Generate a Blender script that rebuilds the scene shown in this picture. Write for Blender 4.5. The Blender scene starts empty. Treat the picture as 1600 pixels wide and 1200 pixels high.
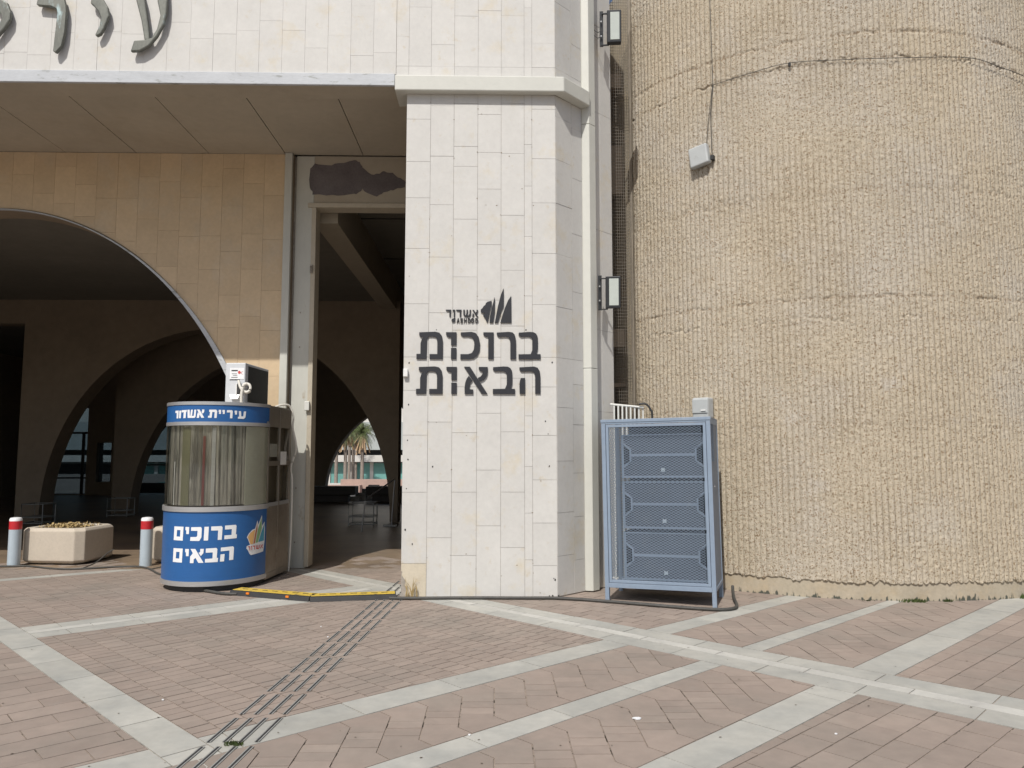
import bpy, bmesh, math, random
import numpy as np
from mathutils import Vector, Matrix
random.seed(7); rng = np.random.default_rng(11)
S = bpy.context.scene
COL = S.collection

# ------------------------------------------------------------------ camera
cam = bpy.data.objects.new('camera', bpy.data.cameras.new('camera'))
COL.objects.link(cam)
cam.location = (0, 0, 1.6)
cam.rotation_euler = (math.radians(90 + 5.143), 0, math.radians(-1.284))
cam.data.sensor_width = 36; cam.data.lens = 27.0
cam.data.clip_start = 0.05; cam.data.clip_end = 800
S.camera = cam

# ------------------------------------------------------------------ light
SUN_DIR = Vector((0.37, 1.0, -1.33)).normalized()      # direction the light travels
elev = math.asin(-SUN_DIR.z)
az = math.atan2(-SUN_DIR.x, -SUN_DIR.y)                 # compass angle of the sun from +Y towards +X
W = bpy.data.worlds.new('World'); S.world = W; W.use_nodes = True
nt = W.node_tree; nt.nodes.clear()
sky = nt.nodes.new('ShaderNodeTexSky'); sky.sky_type = 'NISHITA'; sky.sun_disc = False
sky.sun_elevation = elev; sky.sun_rotation = az; sky.dust_density = 2.5; sky.air_density = 1.0; sky.altitude = 10
bg = nt.nodes.new('ShaderNodeBackground'); bg.inputs[1].default_value = 0.10
wo = nt.nodes.new('ShaderNodeOutputWorld')
nt.links.new(sky.outputs[0], bg.inputs[0]); nt.links.new(bg.outputs[0], wo.inputs[0])
sl = bpy.data.lights.new('sun', 'SUN'); sl.energy = 3.9; sl.angle = math.radians(0.55); sl.color = (1.0, 0.965, 0.91)
sun = bpy.data.objects.new('sun', sl); COL.objects.link(sun)
sun.rotation_euler = SUN_DIR.to_track_quat('-Z', 'Y').to_euler()
sun.location = (-10, -20, 30)
S.view_settings.view_transform = 'Standard'; S.view_settings.look = 'None'
S.view_settings.gamma = 1; S.view_settings.use_curve_mapping = False
S.view_settings.exposure = 0.0

# ------------------------------------------------------------------ materials
def mat(name, col, rough=0.75, metal=0.0, nscale=6.0, namp=0.12, bump=0.0, bscale=80.0, tone=0.0, attr=0.0,
        stain=None, stain_scale=2.0, stain_lo=0.55, stain_hi=0.75, speck=None, speck_scale=90.0, speck_lo=0.62,
        stretch=(1, 1, 1), spec=0.5, stain2=None):
    m = bpy.data.materials.new(name); m.use_nodes = True
    t = m.node_tree; N = t.nodes; L = t.links
    p = N['Principled BSDF']
    p.inputs['Roughness'].default_value = rough; p.inputs['Metallic'].default_value = metal
    p.inputs['Specular IOR Level'].default_value = spec
    geo = N.new('ShaderNodeNewGeometry')
    mp = N.new('ShaderNodeMapping'); mp.inputs['Scale'].default_value = stretch
    L.new(geo.outputs['Position'], mp.inputs[0])
    def noise(sc, det=5, rg=0.6):
        n = N.new('ShaderNodeTexNoise'); n.inputs['Scale'].default_value = sc; n.inputs['Detail'].default_value = det
        n.inputs['Roughness'].default_value = rg
        L.new(mp.outputs[0], n.inputs['Vector']); return n.outputs[0]
    def rngmap(s, a, b, c, d):
        r = N.new('ShaderNodeMapRange'); r.inputs[1].default_value = a; r.inputs[2].default_value = b
        r.inputs[3].default_value = c; r.inputs[4].default_value = d; L.new(s, r.inputs[0]); return r.outputs[0]
    def mul(a, b):
        r = N.new('ShaderNodeMath'); r.operation = 'MULTIPLY'; L.new(a, r.inputs[0]); L.new(b, r.inputs[1]); return r.outputs[0]
    f = rngmap(noise(nscale), 0.25, 0.75, 1 - namp, 1 + namp)
    f = mul(f, rngmap(noise(nscale * 7.3, 3), 0.3, 0.7, 1 - namp * 0.6, 1 + namp * 0.6))
    if tone:
        oi = N.new('ShaderNodeObjectInfo'); f = mul(f, rngmap(oi.outputs['Random'], 0, 1, 1 - tone, 1 + tone))
    if attr:
        at = N.new('ShaderNodeAttribute'); at.attribute_name = 'tone'; f = mul(f, rngmap(at.outputs['Fac'], 0, 1, 1 - attr, 1 + attr))
    rgb = N.new('ShaderNodeRGB'); rgb.outputs[0].default_value = (*col, 1)
    c = rgb.outputs[0]
    def mixc(fac, a, colb):
        mx = N.new('ShaderNodeMix'); mx.data_type = 'RGBA'; L.new(fac, mx.inputs[0]); L.new(a, mx.inputs[6])
        mx.inputs[7].default_value = (*colb, 1); return mx.outputs[2]
    if stain is not None: c = mixc(rngmap(noise(stain_scale, 7, 0.65), stain_lo, stain_hi, 0, 1), c, stain)
    if stain2 is not None: c = mixc(rngmap(noise(stain_scale * 2.7, 8, 0.7), 0.6, 0.72, 0, 0.8), c, stain2)
    if speck is not None: c = mixc(rngmap(noise(speck_scale, 2), speck_lo, speck_lo + 0.06, 0, 1), c, speck)
    vm = N.new('ShaderNodeVectorMath'); vm.operation = 'SCALE'; L.new(c, vm.inputs[0]); L.new(f, vm.inputs['Scale'])
    L.new(vm.outputs[0], p.inputs['Base Color'])
    if bump:
        b = N.new('ShaderNodeBump'); b.inputs['Strength'].default_value = bump; b.inputs['Distance'].default_value = 0.01
        L.new(noise(bscale, 6, 0.7), b.inputs['Height']); L.new(b.outputs[0], p.inputs['Normal'])
    return m

M = {}
M['stone'] = mat('pale_limestone', (0.562, 0.55, 0.52), 0.62, nscale=3, namp=0.05, bump=0.08, bscale=60, tone=0.028,
                 stain=(0.56, 0.51, 0.41), stain_scale=2.6, stain_lo=0.55, stain_hi=0.72, stain2=(0.50, 0.44, 0.34))
M['stone_low'] = M['stone']
M['stone_warm'] = mat('tan_limestone', (0.58, 0.445, 0.285), 0.65, nscale=3, namp=0.07, bump=0.05, tone=0.055,
                      stain=(0.56, 0.47, 0.345), stain_scale=1.2, stain_lo=0.5, stain_hi=0.75)
M['joint'] = mat('stone_joint_mortar', (0.36, 0.325, 0.28), 0.9, namp=0.3, nscale=3)
M['cream'] = mat('cream_painted_metal', (0.55, 0.55, 0.50), 0.5, nscale=1.5, namp=0.04, bump=0.03, bscale=12,
                 stain=(0.56, 0.53, 0.45), stain_scale=1.4, stain_lo=0.6, stain_hi=0.85)
M['strip'] = mat('white_weathered_strip', (0.47, 0.49, 0.51), 0.6, nscale=5, namp=0.1, stain=(0.24, 0.25, 0.23), stain_scale=9,
                 stain_lo=0.58, stain_hi=0.68, stretch=(0.5, 1, 2.5))
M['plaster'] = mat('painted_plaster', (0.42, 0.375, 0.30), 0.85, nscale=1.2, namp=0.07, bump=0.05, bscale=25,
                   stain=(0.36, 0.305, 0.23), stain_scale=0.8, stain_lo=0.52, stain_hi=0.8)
M['post'] = mat('grey_painted_post', (0.52, 0.52, 0.47), 0.7, nscale=2, namp=0.06, bump=0.06, bscale=30,
                stain=(0.36, 0.31, 0.23), stain_scale=5, stain_lo=0.66, stain_hi=0.74, stretch=(1, 1, 0.4))
M['bare'] = mat('bare_grey_render_patch', (0.14, 0.125, 0.13), 0.95, nscale=5, namp=0.2)
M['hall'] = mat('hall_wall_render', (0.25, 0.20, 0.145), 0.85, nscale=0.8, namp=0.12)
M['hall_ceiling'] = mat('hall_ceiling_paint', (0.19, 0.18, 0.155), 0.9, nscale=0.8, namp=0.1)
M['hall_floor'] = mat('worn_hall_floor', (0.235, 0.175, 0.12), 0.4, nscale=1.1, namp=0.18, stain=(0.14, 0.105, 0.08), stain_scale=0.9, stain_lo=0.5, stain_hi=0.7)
M['paver'] = mat('pinkish_concrete_paver', (0.278, 0.224, 0.187), 0.85, nscale=1.3, namp=0.10, bump=0.12, bscale=120, attr=0.07,
                 stain=(0.24, 0.205, 0.172), stain_scale=0.9, stain_lo=0.45, stain_hi=0.7, stain2=(0.27, 0.235, 0.205))
M['slab'] = mat('pale_grey_paving_slab', (0.385, 0.375, 0.335), 0.8, nscale=1.5, namp=0.10, bump=0.08, bscale=90, attr=0.06,
                stain=(0.31, 0.31, 0.285), stain_scale=2.2, stain_lo=0.42, stain_hi=0.7)
M['slab_bright'] = mat('bright_paving_slab', (0.45, 0.44, 0.40), 0.8, nscale=2, namp=0.08, bump=0.08, bscale=90, attr=0.05,
                       stain=(0.34, 0.33, 0.305), stain_scale=2.5, stain_lo=0.5, stain_hi=0.75)
M['bed'] = mat('joint_sand', (0.27, 0.22, 0.18), 0.95, nscale=3, namp=0.2, stain=(0.035, 0.028, 0.016), stain_scale=9, stain_lo=0.53, stain_hi=0.58)
M['far_paving'] = mat('plain_paving', (0.25, 0.21, 0.18), 0.85, nscale=0.6, namp=0.12, stain=(0.36, 0.34, 0.3), stain_scale=0.4)
M['rib'] = mat('split_ribbed_concrete', (0.475, 0.412, 0.312), 0.9, nscale=1.6, namp=0.06, bump=0.7, bscale=120,
               stain=(0.45, 0.41, 0.345), stain_scale=0.8, stain_lo=0.45, stain_hi=0.7,
               speck=(0.20, 0.135, 0.075), speck_scale=62, speck_lo=0.56, stain2=(0.50, 0.46, 0.40))
M['plinth'] = mat('stained_concrete_plinth', (0.385, 0.335, 0.255), 0.9, nscale=4, namp=0.12, bump=0.25, bscale=50,
                  stain=(0.40, 0.33, 0.23), stain_scale=3, stain_lo=0.5, stain_hi=0.66)
M['mould'] = mat('dark_mould', (0.07, 0.075, 0.055), 0.95, nscale=20, namp=0.3)
M['smoothconc'] = mat('smooth_grey_concrete', (0.40, 0.35, 0.28), 0.9, nscale=2, namp=0.15, bump=0.1, bscale=40)
M['letter'] = mat('dark_letter_metal', (0.017, 0.018, 0.023), 0.55, nscale=4, namp=0.1)
M['bronze'] = mat('weathered_bronze', (0.15, 0.155, 0.135), 0.55, metal=0.35, nscale=9, namp=0.2, bump=0.15, bscale=30,
                  stain=(0.33, 0.42, 0.42), stain_scale=7, stain_lo=0.58, stain_hi=0.7, stretch=(1, 1, 0.35))
M['black'] = mat('black_rubber', (0.03, 0.03, 0.03), 0.6, nscale=10, namp=0.2)
M['cable'] = mat('dusty_black_cable', (0.06, 0.058, 0.052), 0.65, nscale=5, namp=0.25)
M['yellow'] = mat('worn_yellow_plastic', (0.58, 0.41, 0.06), 0.6, nscale=9, namp=0.1, stain=(0.20, 0.15, 0.06), stain_scale=9, stain_lo=0.56, stain_hi=0.66)
M['orange'] = mat('orange_reflector', (0.8, 0.22, 0.02), 0.4)
M['steel'] = mat('brushed_steel', (0.50, 0.50, 0.50), 0.36, metal=0.6, nscale=3, namp=0.1, stretch=(1, 1, 12))
M['steel_dull'] = mat('dull_brown_steel', (0.34, 0.30, 0.25), 0.42, metal=0.7, nscale=4, namp=0.12, stain=(0.24, 0.20, 0.16), stain_scale=3)
M['blue'] = mat('blue_vinyl', (0.020, 0.105, 0.30), 0.38, nscale=3, namp=0.06, bump=0.05, bscale=14,
                speck=(0.12, 0.24, 0.5), speck_scale=14, speck_lo=0.74, stretch=(1, 1, 5))
M['vinyl_white'] = mat('white_vinyl', (0.78, 0.79, 0.80), 0.4, namp=0.03)
M['white'] = mat('white_plastic', (0.74, 0.74, 0.72), 0.5, namp=0.06, nscale=10, stain=(0.55, 0.54, 0.5), stain_scale=8, stain_lo=0.6, stain_hi=0.8)
M['hose'] = mat('off_white_hose', (0.66, 0.64, 0.58), 0.6, namp=0.08, nscale=15)
M['darkmetal'] = mat('dark_metal', (0.035, 0.037, 0.04), 0.45, metal=0.3, namp=0.1)
M['greybox'] = mat('weathered_grey_plastic', (0.43, 0.45, 0.45), 0.55, namp=0.06, nscale=12, stain=(0.33, 0.34, 0.33), stain_scale=9, stain_lo=0.58, stain_hi=0.75)
M['lampglass'] = mat('frosted_lamp_glass', (0.50, 0.54, 0.50), 0.25, namp=0.05, nscale=12)
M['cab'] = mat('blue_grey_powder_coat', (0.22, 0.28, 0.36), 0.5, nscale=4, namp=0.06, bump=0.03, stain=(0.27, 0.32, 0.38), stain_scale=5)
M['cabdark'] = mat('shaded_grey_sheet', (0.16, 0.20, 0.26), 0.55, nscale=4, namp=0.1)  # coat colour darkened to paint in the right side's shade
M['cabshade'] = mat('mesh_shade_sheet', (0.065, 0.083, 0.11), 0.6, nscale=4, namp=0.1)  # coat colour darkened further for the shade behind the door mesh
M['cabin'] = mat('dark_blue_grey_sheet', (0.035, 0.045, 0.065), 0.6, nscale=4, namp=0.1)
M['bollard'] = mat('pale_blue_grey_bollard_paint', (0.40, 0.47, 0.52), 0.45, namp=0.06, nscale=9)
M['red'] = mat('red_reflective_tape', (0.50, 0.022, 0.03), 0.35, namp=0.1, nscale=14)
M['planter'] = mat('cast_planter_concrete', (0.50, 0.44, 0.36), 0.85, nscale=4, namp=0.08, bump=0.2, bscale=90,
                   stain=(0.42, 0.37, 0.29), stain_scale=4, speck=(0.3, 0.26, 0.2), speck_scale=70, speck_lo=0.68)
M['soil'] = mat('planter_soil', (0.10, 0.07, 0.04), 0.95, nscale=20, namp=0.4, bump=0.8, bscale=40)
M['dry'] = mat('dry_leaf', (0.42, 0.31, 0.14), 0.8, tone=0.2, nscale=30, namp=0.25)
M['weed'] = mat('green_weed', (0.09, 0.13, 0.035), 0.7, nscale=30, namp=0.3)
M['wire'] = mat('galvanised_wire', (0.15, 0.13, 0.105), 0.6, metal=0.3, nscale=20, namp=0.2)
M['rail'] = mat('white_railing_paint', (0.62, 0.62, 0.58), 0.55, namp=0.05)
M['greyframe'] = mat('grey_steel_tube', (0.36, 0.36, 0.34), 0.5, metal=0.3, namp=0.1)
M['far_white'] = mat('far_white_wall', (0.62, 0.60, 0.56), 0.85, nscale=0.2, namp=0.06)
M['far_grey'] = mat('far_grey_wall', (0.40, 0.43, 0.42), 0.85, nscale=0.2, namp=0.08)
M['teal'] = mat('teal_shop_glass', (0.16, 0.36, 0.33), 0.25, nscale=0.3, namp=0.15)
M['shade'] = mat('dark_opening', (0.03, 0.03, 0.03), 0.9)
M['far_brick'] = mat('far_pink_stone', (0.42, 0.30, 0.25), 0.85, nscale=3, namp=0.12)
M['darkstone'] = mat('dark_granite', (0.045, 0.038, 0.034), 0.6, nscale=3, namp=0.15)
M['trunk'] = mat('palm_trunk', (0.26, 0.22, 0.185), 0.9, nscale=4, namp=0.15)
M['frond'] = mat('palm_frond', (0.10, 0.13, 0.04), 0.6, tone=0.2, nscale=2, namp=0.25)
M['drydfrond'] = mat('dry_palm_skirt', (0.36, 0.25, 0.15), 0.9, nscale=2, namp=0.2)
M['c_orange'] = mat('print_orange', (0.72, 0.42, 0.16), 0.45, namp=0.03)
M['c_rust'] = mat('print_rust', (0.42, 0.16, 0.07), 0.45, namp=0.03)
M['c_green'] = mat('print_green', (0.24, 0.42, 0.20), 0.45, namp=0.03)
M['c_blue'] = mat('print_teal_blue', (0.07, 0.32, 0.46), 0.45, namp=0.03)
M['c_red'] = mat('print_red', (0.55, 0.08, 0.07), 0.45, namp=0.03)

# tinted window glass and clear booth glass
def glassmat(name, tint, alpha):
    m = bpy.data.materials.new(name); m.use_nodes = True; t = m.node_tree; t.nodes.clear()
    o = t.nodes.new('ShaderNodeOutputMaterial'); mx = t.nodes.new('ShaderNodeMixShader')
    tr = t.nodes.new('ShaderNodeBsdfTransparent'); tr.inputs[0].default_value = (*tint, 1)
    gl = t.nodes.new('ShaderNodeBsdfGlossy'); gl.inputs['Roughness'].default_value = 0.04
    fr = t.nodes.new('ShaderNodeLayerWeight'); fr.inputs[0].default_value = 0.5
    pw = t.nodes.new('ShaderNodeMath'); pw.operation = 'POWER'; pw.inputs[1].default_value = 4.0
    ad = t.nodes.new('ShaderNodeMath'); ad.operation = 'MULTIPLY_ADD'; ad.inputs[1].default_value = 0.7; ad.inputs[2].default_value = 0.03 + alpha
    t.links.new(fr.outputs['Facing'], pw.inputs[0]); t.links.new(pw.outputs[0], ad.inputs[0]); t.links.new(ad.outputs[0], mx.inputs[0])
    t.links.new(tr.outputs[0], mx.inputs[1]); t.links.new(gl.outputs[0], mx.inputs[2]); t.links.new(mx.outputs[0], o.inputs[0])
    return m
M['glass'] = glassmat('clear_curved_glass', (0.90, 0.90, 0.87), 0.02)
M['tinted'] = glassmat('tinted_hall_glass', (0.28, 0.33, 0.36), 0.02)

# ------------------------------------------------------------------ helpers
def setp(o, label=None, cat=None, group=None, kind=None):
    if label: o['label'] = label
    if cat: o['category'] = cat
    if group: o['group'] = group
    if kind: o['kind'] = kind
    return o
def thing(name, label, cat, loc=(0, 0, 0), rz=0.0, group=None, kind=None, ry=0.0):
    o = bpy.data.objects.new(name, None); COL.objects.link(o); o.empty_display_size = 0.2
    o.location = loc; o.rotation_euler = (0, ry, rz)
    return setp(o, label, cat, group, kind)
def attach(o, parent, local=False):
    o.parent = parent
    if not local:
        o.matrix_parent_inverse = Matrix.LocRotScale(parent.location, parent.rotation_euler, None).inverted()
class B:
    """collects shapes and links them as ONE mesh object"""
    def __init__(s): s.v = []; s.f = []
    def add(s, vs, fs):
        n = len(s.v); s.v += [tuple(p) for p in vs]; s.f += [tuple(i + n for i in f) for f in fs]; return s
    def box(s, x0, x1, y0, y1, z0, z1):
        return s.add([(x0, y0, z0), (x1, y0, z0), (x1, y1, z0), (x0, y1, z0), (x0, y0, z1), (x1, y0, z1), (x1, y1, z1), (x0, y1, z1)],
                     [(0, 3, 2, 1), (4, 5, 6, 7), (0, 1, 5, 4), (1, 2, 6, 5), (2, 3, 7, 6), (3, 0, 4, 7)])
    def obox(s, c, ax, ay, az, hx, hy, hz):
        c = Vector(c); ax = Vector(ax).normalized() * hx; ay = Vector(ay).normalized() * hy; az = Vector(az).normalized() * hz
        vs = [c + sx * ax + sy * ay + sz * az for sz in (-1, 1) for sx, sy in ((-1, -1), (1, -1), (1, 1), (-1, 1))]
        return s.add(vs, [(0, 3, 2, 1), (4, 5, 6, 7), (0, 1, 5, 4), (1, 2, 6, 5), (2, 3, 7, 6), (3, 0, 4, 7)])
    def prism(s, poly, off):
        """poly: 3D points; off: offset of the second cap"""
        n = len(poly); off = Vector(off); P = [Vector(p) for p in poly]
        vs = P + [p + off for p in P]
        fs = [tuple(range(n)), tuple(range(2 * n - 1, n - 1, -1))] + [(i, i + n, (i + 1) % n + n, (i + 1) % n) for i in range(n)]
        return s.add(vs, fs)
    def tube(s, path, r, n=8, closed=False):
        P = [Vector(p) for p in path]; m = len(P); vs = []
        up = Vector((0, 0, 1))
        for i, p in enumerate(P):
            a = P[(i - 1) % m] if (closed or i > 0) else p; b = P[(i + 1) % m] if (closed or i < m - 1) else p
            t = (b - a).normalized(); q = up if abs(t.z) < 0.95 else Vector((1, 0, 0))
            u = t.cross(q).normalized(); w = t.cross(u)
            for k in range(n):
                an = 2 * math.pi * k / n; vs.append(p + u * (r * math.cos(an)) + w * (r * math.sin(an)))
        fs = []
        for i in range(m if closed else m - 1):
            j = (i + 1) % m
            for k in range(n): fs.append((i * n + k, i * n + (k + 1) % n, j * n + (k + 1) % n, j * n + k))
        if not closed: fs += [tuple(range(n - 1, -1, -1)), tuple(range((m - 1) * n, m * n))]
        return s.add(vs, fs)
    def lathe(s, prof, c, n=24):
        vs = []; 
        for r, z in prof:
            for k in range(n):
                a = 2 * math.pi * k / n; vs.append((c[0] + r * math.cos(a), c[1] + r * math.sin(a), c[2] + z))
        fs = [(i * n + k, i * n + (k + 1) % n, (i + 1) * n + (k + 1) % n, (i + 1) * n + k) for i in range(len(prof) - 1) for k in range(n)]
        fs += [tuple(range(n - 1, -1, -1)), tuple(range((len(prof) - 1) * n, len(prof) * n))]
        return s.add(vs, fs)
    def build(s, name, m, parent=None, local=False, bevel=0.0, smooth=False, tone=None, fixn=True, seg=2):
        me = bpy.data.meshes.new(name); me.from_pydata(s.v, [], s.f)
        if fixn:
            bm = bmesh.new(); bm.from_mesh(me); bmesh.ops.recalc_face_normals(bm, faces=bm.faces); bm.to_mesh(me); bm.free()
        me.materials.append(m)
        if tone is not None:
            a = me.attributes.new('tone', 'FLOAT', 'FACE'); a.data.foreach_set('value', list(tone) if hasattr(tone, '__len__') else [tone] * len(me.polygons))
        if smooth:
            me.polygons.foreach_set('use_smooth', [True] * len(me.polygons))
            me.set_sharp_from_angle(angle=math.radians(40))
        o = bpy.data.objects.new(name, me); COL.objects.link(o)
        if parent: attach(o, parent, local)
        if bevel:
            b = o.modifiers.new('bevel', 'BEVEL'); b.width = bevel; b.segments = seg; b.limit_method = 'ANGLE'; b.angle_limit = math.radians(35)
        return o
def clip(poly, n, d):
    """keep the side where p.n <= d"""
    out = []; m = len(poly)
    for i in range(m):
        a = poly[i]; b = poly[(i + 1) % m]
        da = a[0] * n[0] + a[1] * n[1] - d; db = b[0] * n[0] + b[1] * n[1] - d
        if da <= 0: out.append(a)
        if (da < 0 < db) or (db < 0 < da):
            t = da / (da - db); out.append((a[0] + t * (b[0] - a[0]), a[1] + t * (b[1] - a[1])))
    return out
def area(p):
    return 0.5 * sum(p[i][0] * p[(i + 1) % len(p)][1] - p[(i + 1) % len(p)][0] * p[i][1] for i in range(len(p)))
def cleanp(p, eps=1e-4):
    q = []
    for a in p:
        if not q or math.hypot(a[0] - q[-1][0], a[1] - q[-1][1]) > eps: q.append(a)
    if len(q) > 1 and math.hypot(q[0][0] - q[-1][0], q[0][1] - q[-1][1]) < eps: q.pop()
    return q
def spline(P, k=8):
    P = [Vector(p) for p in P]; out = []
    for i in range(len(P) - 1):
        p0 = P[max(i - 1, 0)]; p1 = P[i]; p2 = P[i + 1]; p3 = P[min(i + 2, len(P) - 1)]
        for j in range(k):
            t = j / k
            out.append(0.5 * ((2 * p1) + (p2 - p0) * t + (2 * p0 - 5 * p1 + 4 * p2 - p3) * t * t + (3 * p1 - p0 - 3 * p2 + p3) * t ** 3))
    out.append(P[-1]); return out
def jig(a): return random.uniform(-a, a)

# ================================================================== GROUND
DX0, DX1, DY0, DY1 = -9.5, 8.5, 1.2, 10.93
ground = B().add([(DX0, DY0, -0.006), (DX1, DY0, -0.006), (DX1, DY1, -0.006), (DX0, DY1, -0.006)], [(0, 1, 2, 3)]).build('plaza_ground', M['bed'])
setp(ground, kind='structure', label='plaza paved in pinkish pavers crossed by pale grey diagonal bands')
g = B()
for x0, x1, y0, y1 in [(-90, 90, -90, DY0), (-90, DX0, DY0, DY1), (DX1, 90, DY0, DY1), (1.7, 90, DY1, 60), (-90, -18.5, DY1, 60)]:
    g.add([(x0, y0, 0), (x1, y0, 0), (x1, y1, 0), (x0, y1, 0)], [(0, 1, 2, 3)])
o = g.build('outer_plaza', M['far_paving']); setp(o, kind='structure')

def line(p, q):
    """(n, d) with n.p = d; n points to the left of p->q"""
    dx, dy = q[0] - p[0], q[1] - p[1]; l = math.hypot(dx, dy); n = (-dy / l, dx / l)
    return n, n[0] * p[0] + n[1] * p[1]
def left(L): return ((-L[0][0], -L[0][1]), -L[1])   # as clip args: keep left side
def right(L): return (L[0], L[1])                   # keep right side
# family U runs up to the right, family V down to the right (measured edges, metres)
F_u = line((-6.235, 10.17), (-5.0, 11.05)); F_l = line((-6.235, 9.93), (-4.95, 10.83))
B_u = line((-4.343, 7.359), (-2.046, 9.237)); B_l = line((-3.987, 6.932), (-2.008, 8.50))
C_u = line((-1.643, 4.561), (3.095, 8.603)); C_l = line((-1.334, 4.42), (3.349, 8.523))
D_u = line((-0.659, 4.094), (4.135, 8.325)); D_l = line((0.1, 4.473), (4.413, 8.39))
E_u = line((0.728, 4.063), (5.417, 8.368)); E_l = line((1.136, 4.054), (5.492, 8.021))
A_r = line((-4.885, 7.876), (-1.606, 4.463)); A_l = line((-4.22, 6.824), (-1.859, 4.358))
H_r = line((0.186, 8.309), (3.508, 5.05)); H_l = line((-0.35, 8.12), (3.2, 4.42))
dom = [(DX0, DY0), (DX1, DY0), (DX1, DY1), (DX0, DY1)]
def region(cons):
    p = dom
    for n, d in cons: p = clip(p, n, d)
    return p
def inset_line(L, keep, e):
    # keep: 'L'/'R'; shrink by e
    n, d = L
    return ((-n[0], -n[1]), -(d + e)) if keep == 'L' else (n, d - e)
PV = []   # (poly, material, tone)
JG = 0.0042
def addpaver(poly, m, minarea=0.0009):
    poly = cleanp(poly)
    if len(poly) < 3 or abs(area(poly)) < minarea: return
    PV.append((poly, m, random.random()))
def shrink(poly, e):
    # convex-ish shrink towards edges normals (ccw)
    if area(poly) < 0: poly = poly[::-1]
    out = poly
    n = len(poly)
    res = []
    for i in range(n):
        a = Vector(poly[i - 1]); b = Vector(poly[i]); c = Vector(poly[(i + 1) % n])
        e1 = (b - a); e2 = (c - b)
        if e1.length < 1e-6 or e2.length < 1e-6: return poly
        e1.normalize(); e2.normalize()
        n1 = Vector((-e1.y, e1.x)); n2 = Vector((-e2.y, e2.x)); bis = n1 + n2
        if bis.length < 1e-3: return poly
        bis = bis / max(0.5, bis.dot(n1)); res.append((b.x + bis.x * e, b.y + bis.y * e))
    return res
def brickfield(cons, ang, w, h, ox=0, oy=0, stag=0.5):
    """columns of width w across direction ang, joints every h along it, staggered"""
    reg = region(cons)
    if len(reg) < 3: return
    ca, sa = math.cos(ang), math.sin(ang)
    us = [x * ca + y * sa for x, y in reg]; vs = [-x * sa + y * ca for x, y in reg]
    i0, i1 = math.floor((min(us) - ox) / h) - 2, math.ceil((max(us) - ox) / h) + 2
    j0, j1 = math.floor((min(vs) - oy) / w) - 1, math.ceil((max(vs) - oy) / w) + 1
    for j in range(j0, j1):
        for i in range(i0, i1):
            u0 = ox + (i + (stag if j % 2 else 0)) * h + jig(0.002); v0 = oy + j * w
            p = [(u0, v0), (u0 + h, v0), (u0 + h, v0 + w), (u0, v0 + w)]
            p = [(u * ca - v * sa, u * sa + v * ca) for u, v in p]
            for n, d in cons: 
                p = clip(p, n, d)
                if len(p) < 3: break
            if len(p) >= 3: addpaver(p, 'paver')
def mitrefield(cons, lo, hi, wx, hz, inset=0.13):
    """columns that stand square to X and turn perpendicular to the band near both edges (bishop-hat pavers)"""
    reg = region(cons)
    if len(reg) < 3: return
    xs = [p[0] for p in reg]; ys = [p[1] for p in reg]
    nl, dl = lo; nh, dh = hi      # lo: band below (upper edge line, normal up-left); hi: band above
    def bottom(x):  # where vertical x meets lo offset by inset, and the foot on the band
        y = (dl + inset - nl[0] * x) / nl[1]; return (x, y), (x - nl[0] * inset * 1.6, y - nl[1] * inset * 1.6)
    def top(x):
        y = (dh - inset - nh[0] * x) / nh[1]; return (x, y), (x + nh[0] * inset * 1.6, y + nh[1] * inset * 1.6)
    k0 = math.floor(min(xs) / wx) - 4; k1 = math.ceil(max(xs) / wx) + 4
    for k in range(k0, k1):
        x0 = k * wx; x1 = x0 + wx
        b0, f0 = bottom(x0); b1, f1 = bottom(x1); t0, g0 = top(x0); t1, g1 = top(x1)
        if b0[1] > t0[1]: continue
        col = [f0, f1, b1, t1, g1, g0, t0, b0]
        y = math.floor(min(f0[1], b0[1]) / hz) * hz - hz
        ymax = max(g0[1], g1[1], t1[1]) + hz
        off = (k % 2) * hz * 0.5
        lowy = max(b0[1], b1[1]) + 0.02; highy = min(t0[1], t1[1]) - 0.02
        cuts = [yy for yy in np.arange(y - off, ymax, hz) if lowy < yy < highy]
        cuts = [-99] + cuts + [99]
        for c0, c1 in zip(cuts[:-1], cuts[1:]):
            p = clip(clip(col, (0, -1), -c0), (0, 1), c1)
            for n, d in cons:
                if len(p) < 3: break
                p = clip(p, n, d)
            if len(p) >= 3: addpaver(p, 'paver')
U = math.radians(41.3); V = math.radians(-45.5)
e = 0.0
# big left-central field: long joints run with band A
brickfield([left(A_r), right(B_l), left(C_u), right(H_l)], V, 0.19, 0.105, 0.03, 0.05)
brickfield([left(B_u), right(F_l), left(A_r), right(H_l)], V, 0.19, 0.105, 0.03, 0.05)
brickfield([left(F_u), left(A_r), right(H_l)], V, 0.19, 0.105, 0.03, 0.05)
brickfield([right(A_l), left(C_u)], U, 0.19, 0.40, 0.02, 0.0)        # bottom left triangle
brickfield([right(A_l), right(C_l)], U, 0.19, 0.40, 0.02, 0.0)
mitrefield([right(C_l), left(D_u), right(H_l)], D_u, C_l, 0.21, 0.118)
mitrefield([right(D_l), left(E_u), right(H_l)], E_u, D_l, 0.21, 0.118)
brickfield([right(E_l), right(H_l)], U, 0.20, 0.30, 0.1, 0.04)
brickfield([left(H_r), left(C_u)], V, 0.19, 0.21, 0.03, 0.05)
mitrefield([right(C_l), left(D_u), left(H_r)], D_u, C_l, 0.21, 0.118)
mitrefield([right(D_l), left(E_u), left(H_r)], E_u, D_l, 0.21, 0.118)
brickfield([right(E_l), left(H_r)], U, 0.20, 0.30, 0.1, 0.04)
NPAV = len(PV)
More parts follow.
